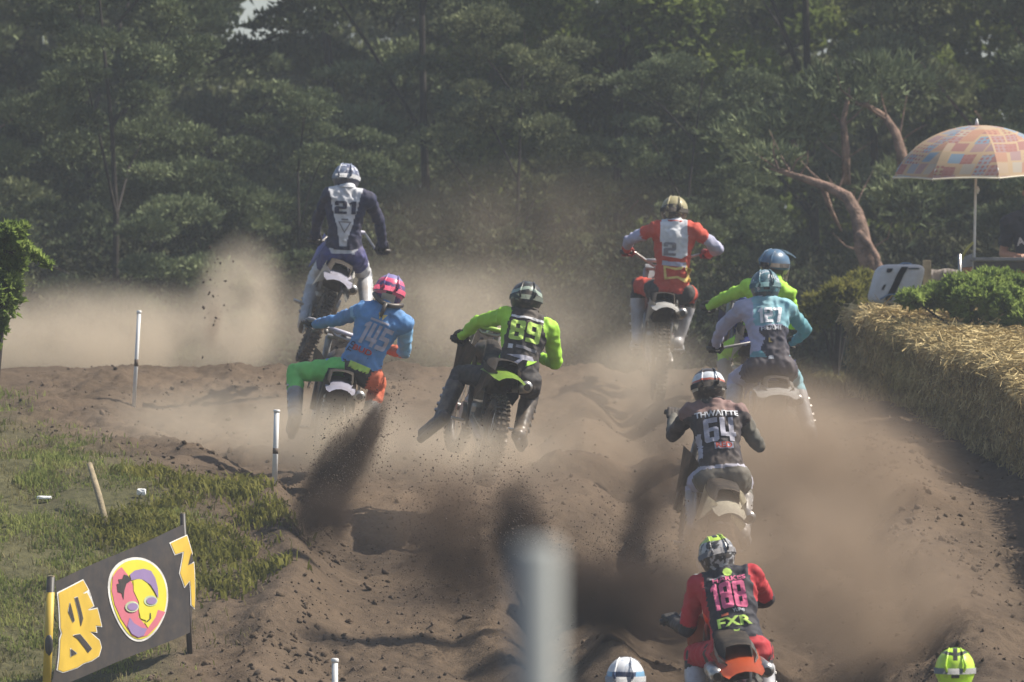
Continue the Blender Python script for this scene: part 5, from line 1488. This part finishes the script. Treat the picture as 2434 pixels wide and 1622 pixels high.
# -- 64: rider in dark jersey ---------------------------------------------------------------------------
st = dict(jersey=[fab('plum_black_jersey', (.022, .018, .026), .2), F_OLIVE, F_LGREY, fab('dusty_red_yoke', (.20, .12, .11))], glove=G_BLACK, boot=B_GREY, pants=[F_OLIVE, F_LAV, F_LGREY],
    jersey_zone=lambda n, t, x, z, y: (1 if n.startswith('farm') or (n == 'uarmR' and t > .25) else 0) if arm(n) else (3 if z > .45 else (2 if (x < -.115 and z < .30 and z > .12 and y > 0) else 0)),
    pants_zone=lambda n, t, x, z, y: 1 if (n.startswith('thigh') and t > .25 and n.endswith('L')) else (0 if z < .02 else 2))
per, p, decal = put('64', 'rider in dark jersey with white number 64, helmet white banded', 'dirt bike with cream-white rear fender under rider 64', 46,
    dict(pelvis=(1716, 1130), neck=(1698, 962), head=(1684, 920), shL=(1644, 982), shR=(1752, 984), elL=(1600, 1034), elR=(1802, 1060), haL=(1600, 984, 1), haR=(1776, 1030, 1), knL=(1652, 1150), knR=(1768, 1150), anL=(1650, 1250, -1), anR=(1765, 1262, -1), torso=.54, hrot=(4, -10, -3)),
    st, (helmet_mat('helmet_dark_band', (.03, .028, .03), [(.045, .095, .2, (.60, .64, .68), .1), (.03, .045, .2, (.45, .10, .06), .1), (-.04, .0, -.085, (.50, .48, .42), 0)], [((.22, .20, .17), .66, 20)]), plast('pale_blue_peak', (.40, .46, .54)), F_BLACK),
    dict(at=(1680, 1470), dy=-.28, yaw=7, pitch=15, roll=8, cols=(plast('cream_bodywork', (.66, .62, .50), .15), M_DARKP, plast('cream_panel', (.66, .62, .50), .15), M_FRAME), fw=.13, wide=1.15, ff=M_FRAME))
decal('number_print', block_number('64'), F_LGREY, .01, .305, .175, sx=.95)
decal('name_print', 'THWAITTE', F_WHITE, .0, .425, .062, bold=.03, sx=.98)
decal('sponsor_ground', [RC(1.0, .36)], F_LGREY, .03, .185, .135)
decal('sponsor_print', 'RED', F_RED, .03, .185, .055, bold=.03, sx=1.15, lift=.0115)

# -- 188: rider in red and black in the foreground ---------------------------------------------------
st = dict(jersey=[fab('blue_black_jersey', (.012, .014, .026), .08), F_RED2, F_BLACK, F_LIME2], glove=G_BLACK, boot=B_WHITE, pants=[F_RED2, F_BLACK], puff=.011,
    jersey_zone=lambda n, t, x, z, y: (2 if n.startswith('farm') or t > .86 else 1) if arm(n) else (1 if abs(x) > .155 and z > .1 else (1 if (x < -.13) else 0)),
    pants_zone=lambda n, t, x, z, y: (0 if n == 'torso' else (1 if (abs(x) > .16 and y < .0 and t < .3) or t > .9 else 0)))
per, p, decal = put('188', 'foreground rider in red and black with pink number and lime lettering', 'orange dirt bike under the foreground rider in red and black', 40.6,
    dict(pelvis=(1756, 1545), neck=(1722, 1368), head=(1704, 1319), hdy=.07, shL=(1668, 1394), shR=(1778, 1372), elL=(1632, 1496), elR=(1822, 1424), haL=(1592, 1474, 1), haR=(1796, 1432, 1), knL=(1652, 1556), knR=(1812, 1548), anL=(1656, 1700, -1), anR=(1826, 1690, -1), torso=.54, hrot=(10, -14, -12), hs=.94),
    st, (helmet_mat('helmet_grey_print', (.05, .055, .06), [(.072, .16, .2, (.48, .66, .10), -.15), (.10, .16, .016, (.02, .02, .025), 0)], [((.40, .41, .43), .53, 18), ((.02, .02, .03), .63, 26)]), plast('lime_peak', (.52, .70, .12), .08), fab('grey_strap', (.34, .34, .36))),
    dict(at=(1782, 1880), dy=-.25, yaw=4, pitch=14, roll=-6, cols=(P_ORNG, P_ORNG, P_WHITE, M_FRAME), fw=.15, ex=2))
decal('number_print', block_number('188'), F_PINK, .0, .335, .185, sx=.66)
decal('name_print', 'HARKES', F_PINK, .02, .452, .055, bold=.02, sx=1.05, rot=0)
decal('name_print', [RC(.7, .1)], F_GREY, -.05, .475, .14)
decal('collar_mark', SP(.5, 8), F_LIME2, .02, .508, .06)
decal('sponsor_print', 'YUP4J', F_WHITE, .045, .222, .028, bold=.02)
decal('sponsor_print', [RC(.5, .2)], F_ORNG, -.045, .205, .09)
decal('brand_print', 'FXR', F_LIME2, .0, .145, .088, bold=.03, sx=1.35)
decal('brand_mark', [[(-.35, .2), (0, .05), (.35, .2), (.2, -.25), (0, -.35), (-.2, -.25)]], F_LIME2, .01, .075, .06)

# -- two riders whose helmets just rise into the frame ------------------------------------------------
st = dict(jersey=[F_WHITE, F_BLUE], glove=G_GREY, boot=B_WHITE, pants=[F_BLUE], jersey_zone=lambda n, t, x, z, y: 1 if arm(n) else 0)
put('w', 'rider in white and blue helmet, only its top above the bottom edge', 'dirt bike of the rider with the white and blue helmet, below the frame', 40,
    dict(pelvis=(1500, 1860), neck=(1492, 1668), head=(1487, 1612), shL=(1430, 1700), shR=(1560, 1700), elL=(1390, 1770), elR=(1600, 1770), haL=(1400, 1790, 1), haR=(1590, 1790, 1), knL=(1430, 1900), knR=(1570, 1900), anL=(1430, 2020, -1), anR=(1570, 2020, -1), hrot=(-6, 0, 0), hs=.98),
    st, (helmet_mat('helmet_white_navy', (.72, .73, .75), [(.0, .045, .2, (.03, .06, .14), 0), (-.14, .045, -.075, (.16, .38, .60), 0)], [((.50, .56, .64), .62, 12)]), plast('white_peak', (.74, .74, .76), .06), fab('white_strap', (.65, .66, .68))),
    dict(at=(1500, 2190), yaw=2, pitch=12, roll=0, cols=(P_WHITE, P_BLUE, P_WHITE, M_FRAME)))
st = dict(jersey=[F_LIME2, F_BLACK], glove=G_BLACK, boot=B_BLACK, pants=[F_BLACK], jersey_zone=lambda n, t, x, z, y: 1 if arm(n) or z < .3 else 0)
put('l', 'rider in fluorescent lime helmet at the bottom right corner', 'dirt bike of the rider with the fluorescent lime helmet, below the frame', 38.6,
    dict(pelvis=(2290, 1850), neck=(2275, 1650), head=(2270, 1592), hdy=.06, shL=(2205, 1684), shR=(2345, 1684), elL=(2165, 1760), elR=(2390, 1760), haL=(2180, 1790, 1), haR=(2380, 1790, 1), knL=(2220, 1890), knR=(2365, 1890), anL=(2220, 2020, -1), anR=(2365, 2020, -1), hrot=(-3, 0, 0), hs=.98),
    st, (helmet_mat('helmet_fluo', (.52, .80, .05), [(.06, .15, .014, (.02, .02, .02), 0), (.085, .105, .2, (.02, .03, .02), -.2)], None), plast('fluo_peak', (.55, .82, .08), .05), fab('silver_strap', (.40, .41, .42))),
    dict(at=(2290, 2180), yaw=-2, pitch=12, roll=0, cols=(P_LIME, P_LIME, P_WHITE, M_FRAME)))

# -- spectator ------------------------------------------------------------------------------------------
SKIN = mat('skin', (.42, .23, .16), .55, .08, 9)
F_TSH = mat('navy_t_shirt', (.030, .036, .055), .8, .15, 6, .2)
st = dict(jersey=[F_TSH], glove=SKIN, boot=mat('dark_shoe', (.03, .03, .03), .6), pants=[mat('dark_jeans', (.03, .035, .06), .8)], jersey_zone=lambda *a: 0, skin=SKIN, puff=.018)
per, p, decal, fr_ = figure('spectator in a dark navy t-shirt leaning on the table under the parasol', 61.3,
    dict(pelvis=(2460, 655), neck=(2448, 505), head=(2456, 458), shL=(2398, 532), shR=(2496, 528), elL=(2384, 604), elR=(2520, 606), haL=(2432, 612, -1), haR=(2500, 612, -1), knL=(2440, 740), knR=(2500, 740), anL=(2440, 800), anR=(2500, 800), torso=.56, free=1, hdy=0), st, group=None, bare=True)
mt = mat('white_shirt_print', (.6, .6, .62), .8)
decal('shirt_print', 'AC', mt, -.08, .33, .10, bold=.03, rot=6)
h = p['head']
mb = MB(); mb.ball(h + Vector((0, .012, .035)), (.094, .10, .082), 3); mb.build('hair', mat('brown_hair', (.05, .035, .022), .8, .3, 30, .5), per, True)
mb = MB(); mb.ball(h + Vector((0, -.097, -.005)), (.012, .018, .022)); mb.build('nose', SKIN, per, True)
for s_ in (-1, 1):
    mb = MB(); mb.ball(h + Vector((s_ * .032, -.082, .012)), (.012, .01, .008)); mb.build('eye', M_WHITE, per, True)
    mb = MB(); mb.ball(h + Vector((s_ * .092, .0, -.005)), (.01, .018, .03)); mb.build('ear', SKIN, per, True)
mb = MB(); mb.ball(h + Vector((0, -.084, -.045)), (.024, .008, .006)); mb.build('mouth', mat('lips', (.30, .12, .10), .5), per, True)
# ================================================================== dust and flung earth
def vol_mat(name, col, dens, nscale, lo, hi, power=1.3, stretch=(1, 1, 1), seed=0, aniso=.15, detail=3):
    m = bpy.data.materials.new(name); m.use_nodes = True
    nt = m.node_tree; N, L = nt.nodes, nt.links
    N.remove(N['Principled BSDF'])
    out = N['Material Output']
    v = N.new('ShaderNodeVolumePrincipled'); v.inputs['Color'].default_value = (*col, 1); v.inputs['Anisotropy'].default_value = aniso
    tc = N.new('ShaderNodeTexCoord')
    ln = N.new('ShaderNodeVectorMath'); ln.operation = 'LENGTH'; L.new(tc.outputs['Object'], ln.inputs[0])
    nz = N.new('ShaderNodeTexNoise'); nz.inputs['Scale'].default_value = nscale; nz.inputs['Detail'].default_value = detail; nz.inputs['Roughness'].default_value = .6
    mp = N.new('ShaderNodeMapping'); mp.inputs['Location'].default_value = (seed * 3.1, seed * 1.7, seed * .9); mp.inputs['Scale'].default_value = stretch
    L.new(tc.outputs['Object'], mp.inputs[0]); L.new(mp.outputs[0], nz.inputs['Vector'])
    def mth(op, a, b_):
        n = N.new('ShaderNodeMath'); n.operation = op; n.use_clamp = False
        for i, q in enumerate((a, b_)):
            if isinstance(q, (int, float)): n.inputs[i].default_value = q
            else: L.new(q, n.inputs[i])
        return n.outputs[0]
    # ragged edge: the noise also pushes the radius
    rr = mth('ADD', ln.outputs['Value'], mth('MULTIPLY', mth('SUBTRACT', nz.outputs[0], .5), .9))
    fo = N.new('ShaderNodeMapRange'); fo.interpolation_type = 'SMOOTHSTEP'; fo.inputs[1].default_value = 1.0; fo.inputs[2].default_value = .15; fo.inputs[3].default_value = 0; fo.inputs[4].default_value = 1
    L.new(rr, fo.inputs[0])
    edge = N.new('ShaderNodeMapRange'); edge.inputs[1].default_value = 1.0; edge.inputs[2].default_value = .85; edge.inputs[3].default_value = 0; edge.inputs[4].default_value = 1
    L.new(ln.outputs['Value'], edge.inputs[0])
    nm = N.new('ShaderNodeMapRange'); nm.inputs[1].default_value = lo; nm.inputs[2].default_value = hi; nm.inputs[3].default_value = .12; nm.inputs[4].default_value = 1
    L.new(nz.outputs[0], nm.inputs[0])
    d = mth('MULTIPLY', mth('MULTIPLY', mth('POWER', fo.outputs[0], power), nm.outputs[0]), mth('MULTIPLY', edge.outputs[0], dens))
    L.new(d, v.inputs['Density']); L.new(v.outputs[0], out.inputs['Volume'])
    return m
NS_M = .62
def cloud(name, label, px, py, y, rx, rz, ry, dens, col=(.80, .70, .56), rot=0, ns=2.2, lo=.40, hi=.62, power=1.3, seed=0, stretch=(1, 1, 1), kindm=None):
    """ellipsoid of dust; rx, rz in source pixels at that distance; ry metres deep; rot degrees clockwise in view"""
    bm = bmesh.new(); bmesh.ops.create_icosphere(bm, subdivisions=2, radius=1.06)
    me = bpy.data.meshes.new(name); bm.to_mesh(me); bm.free()
    o = link(name, me, None, vol_mat(name, col, dens, ns, lo, hi, power, stretch, seed))
    o.location = W(px, py, y); o.rotation_euler = (0, R(rot), 0)
    o.scale = (rx / F * y, ry, rz / F * y)
    mp_ = [n for n in me.materials[0].node_tree.nodes if n.type == 'MAPPING'][0]
    k_ = NS_M if kindm is None else kindm
    mp_.inputs['Scale'].default_value = tuple(a * b_ * k_ for a, b_ in zip(o.scale, stretch))
    tag(o, label, kind='stuff')
PALE = (.84, .73, .58); MID = (.68, .56, .43); BRN = (.52, .405, .30); DRK_BACKLIT = (.10, .075, .06)
cloud('dust_cloud', 'pale dust bank hanging behind the crest at the left', 260, 820, 64.0, 640, 190, 1.6, 2.6, PALE, seed=1, power=1.4, ns=1.6)
cloud('dust_cloud', 'tall plume of pale dust left of the jumping rider', 570, 730, 62.8, 145, 215, .9, 3.6, PALE, seed=2, rot=8)
cloud('dust_cloud', 'wide dust haze over the crest behind the pack', 1050, 760, 63.5, 620, 200, 1.8, 1.0, PALE, seed=3, power=1.3, ns=1.5)
cloud('dust_cloud', 'thin dust drifting up in front of the forest', 1250, 560, 66, 560, 230, 2.2, .10, MID, seed=4, power=.8)
cloud('dust_cloud', 'dust around the wheels of the blue rider', 790, 1040, 50.4, 330, 130, .9, 4.6, PALE, seed=5, ns=1.8)
cloud('dust_cloud', 'dust around the wheels of rider 89', 1130, 1080, 47.9, 330, 110, .8, 3.0, PALE, seed=6, ns=1.8)
cloud('dust_cloud', 'dust behind the bike of the red rider', 1540, 890, 56.5, 230, 160, .9, 2.4, PALE, seed=7)
cloud('dust_cloud', 'dust swallowing the bike of rider 127', 1840, 1060, 50.6, 280, 200, .8, 5.0, MID, seed=8)
cloud('dust_cloud', 'brown dust rolling down the right of the track', 1970, 1150, 47.5, 450, 320, 1.0, 4.6, BRN, seed=9, rot=25)
cloud('dust_cloud', 'brown dust between rider 64 and the nearest riders', 2000, 1390, 43.5, 560, 320, 1.1, 3.6, BRN, seed=10, rot=15)
cloud('dust_cloud', 'dust hiding the rear wheel of rider 64', 1690, 1290, 44.8, 190, 140, .5, 5, BRN, seed=11)
cloud('dust_cloud', 'soft dust low over the track in the middle', 1250, 1180, 46.6, 620, 230, 1.0, .9, BRN, seed=12)
cloud('dust_cloud', 'dust spilling over the left bank', 520, 1000, 53, 420, 140, 1.4, 1.0, PALE, seed=13)
cloud('dust_cloud', 'thin brown veil of dust across the whole track', 1350, 1020, 53.5, 900, 260, 2.0, .55, MID, seed=14, power=1.0)
# soil thrown up by the rear wheels, its backlit shade put into the colour
cloud('dirt_spray', 'dark fan of earth flung up by the blue rider', 800, 1130, 47.6, 84, 235, .2, 48, DRK_BACKLIT, rot=34, seed=21, ns=3.0, kindm=1.5, lo=.35, hi=.6, stretch=(1.6, 1, .45))
cloud('dirt_spray', 'second dark streak of flung earth by the blue rider', 872, 1035, 47.9, 36, 130, .12, 90, DRK_BACKLIT, rot=26, seed=22, ns=3.0, kindm=1.5, stretch=(1.6, 1, .45))
cloud('dirt_spray', 'dark earth tumbling down the cut bank', 775, 1235, 46.6, 92, 120, .18, 34, DRK_BACKLIT, rot=10, seed=23, ns=3.0, kindm=1.5)
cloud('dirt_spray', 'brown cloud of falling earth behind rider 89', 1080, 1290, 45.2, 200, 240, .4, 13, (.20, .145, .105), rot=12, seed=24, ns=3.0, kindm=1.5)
cloud('dirt_spray', 'dark burst of earth behind rider 89', 1238, 1275, 45.2, 95, 190, .25, 42, DRK_BACKLIT, rot=-10, seed=25, ns=3.0, kindm=1.5)
cloud('dirt_spray', 'dark earth flung low between riders 89 and 64', 1460, 1420, 44.2, 290, 140, .35, 34, DRK_BACKLIT, rot=14, seed=26, ns=3.0, kindm=1.5)
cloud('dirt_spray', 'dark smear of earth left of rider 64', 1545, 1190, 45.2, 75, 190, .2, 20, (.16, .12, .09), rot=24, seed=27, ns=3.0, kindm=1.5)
cloud('dirt_spray', 'dark earth under the rear wheel of the nearest orange bike', 1640, 1500, 42.6, 190, 160, .3, 10, DRK_BACKLIT, rot=30, seed=28, ns=3.0, kindm=1.5)
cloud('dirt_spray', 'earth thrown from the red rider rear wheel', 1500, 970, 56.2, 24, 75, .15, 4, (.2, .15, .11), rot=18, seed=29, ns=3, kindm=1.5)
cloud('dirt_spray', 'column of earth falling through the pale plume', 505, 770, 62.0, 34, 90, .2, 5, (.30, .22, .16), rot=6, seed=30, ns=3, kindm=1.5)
# separate grains and clods in the air
def spray(name, label, n, px, py, y, rx, rz, ry, rot, s0, s1, seed, m):
    rg = np.random.RandomState(seed)
    q = rg.randn(n, 3) * .55
    c, s_ = math.cos(R(rot)), math.sin(R(rot))
    X = q[:, 0] * rx; Z = q[:, 2] * rz
    a = X * c + Z * s_; b_ = -X * s_ + Z * c
    yy = y + q[:, 1] * ry
    P_ = np.stack([(px + a - 1217) / F * yy, yy, (811 - (py - b_)) / F * yy], -1)
    S = s0 + (s1 - s0) * rg.rand(n) ** 3
    gz_ = ground_z(P_[:, 0], P_[:, 1])
    k = P_[:, 2] > gz_ + .02
    return tag(link(name, scatter_lumps(name, P_[k], S[k], rg), None, m), label, kind='stuff')
M_FLY = mat('flying_earth', (.070, .048, .034), .95, .3, 4)
spray('flying_clods', 'clods of earth flying up through the pale plume', 46, 512, 700, 61.8, 34, 120, .2, 4, .004, .022, 1, M_FLY)
spray('flying_clods', 'grains of earth in the dark fan behind the blue rider', 5200, 800, 1130, 47.4, 72, 215, .2, 33, .0015, .008, 2, M_FLY)
spray('flying_clods', 'earth raining down behind rider 89', 5200, 1090, 1270, 45.2, 165, 185, .4, 10, .0015, .0075, 3, M_FLY)
spray('flying_clods', 'dark earth burst behind rider 89', 2400, 1240, 1260, 45.0, 70, 130, .3, -6, .0015, .008, 4, M_FLY)
spray('flying_clods', 'earth spattered left of rider 64', 3200, 1480, 1330, 44.5, 190, 130, .4, 18, .0015, .0075, 5, M_FLY)
spray('flying_clods', 'small clods around the boot of the blue rider', 24, 790, 1000, 49.5, 60, 90, .3, 30, .003, .012, 6, M_FLY)
# thin summer haze, one even box round everything
bm = bmesh.new(); bmesh.ops.create_cube(bm, size=1)
me = bpy.data.meshes.new('haze'); bm.to_mesh(me); bm.free()
m = bpy.data.materials.new('haze_air'); m.use_nodes = True; m.node_tree.nodes.remove(m.node_tree.nodes['Principled BSDF'])
v = m.node_tree.nodes.new('ShaderNodeVolumePrincipled'); v.inputs['Color'].default_value = (.72, .79, .88, 1); v.inputs['Density'].default_value = .0011; v.inputs['Anisotropy'].default_value = .1
m.node_tree.links.new(v.outputs[0], m.node_tree.nodes['Material Output'].inputs['Volume'])
o = link('haze', me, None, m); o.scale = (1900, 1600, 26); o.location = (0, 730, 6.5); tag(o, 'thin haze in the summer air', kind='stuff')
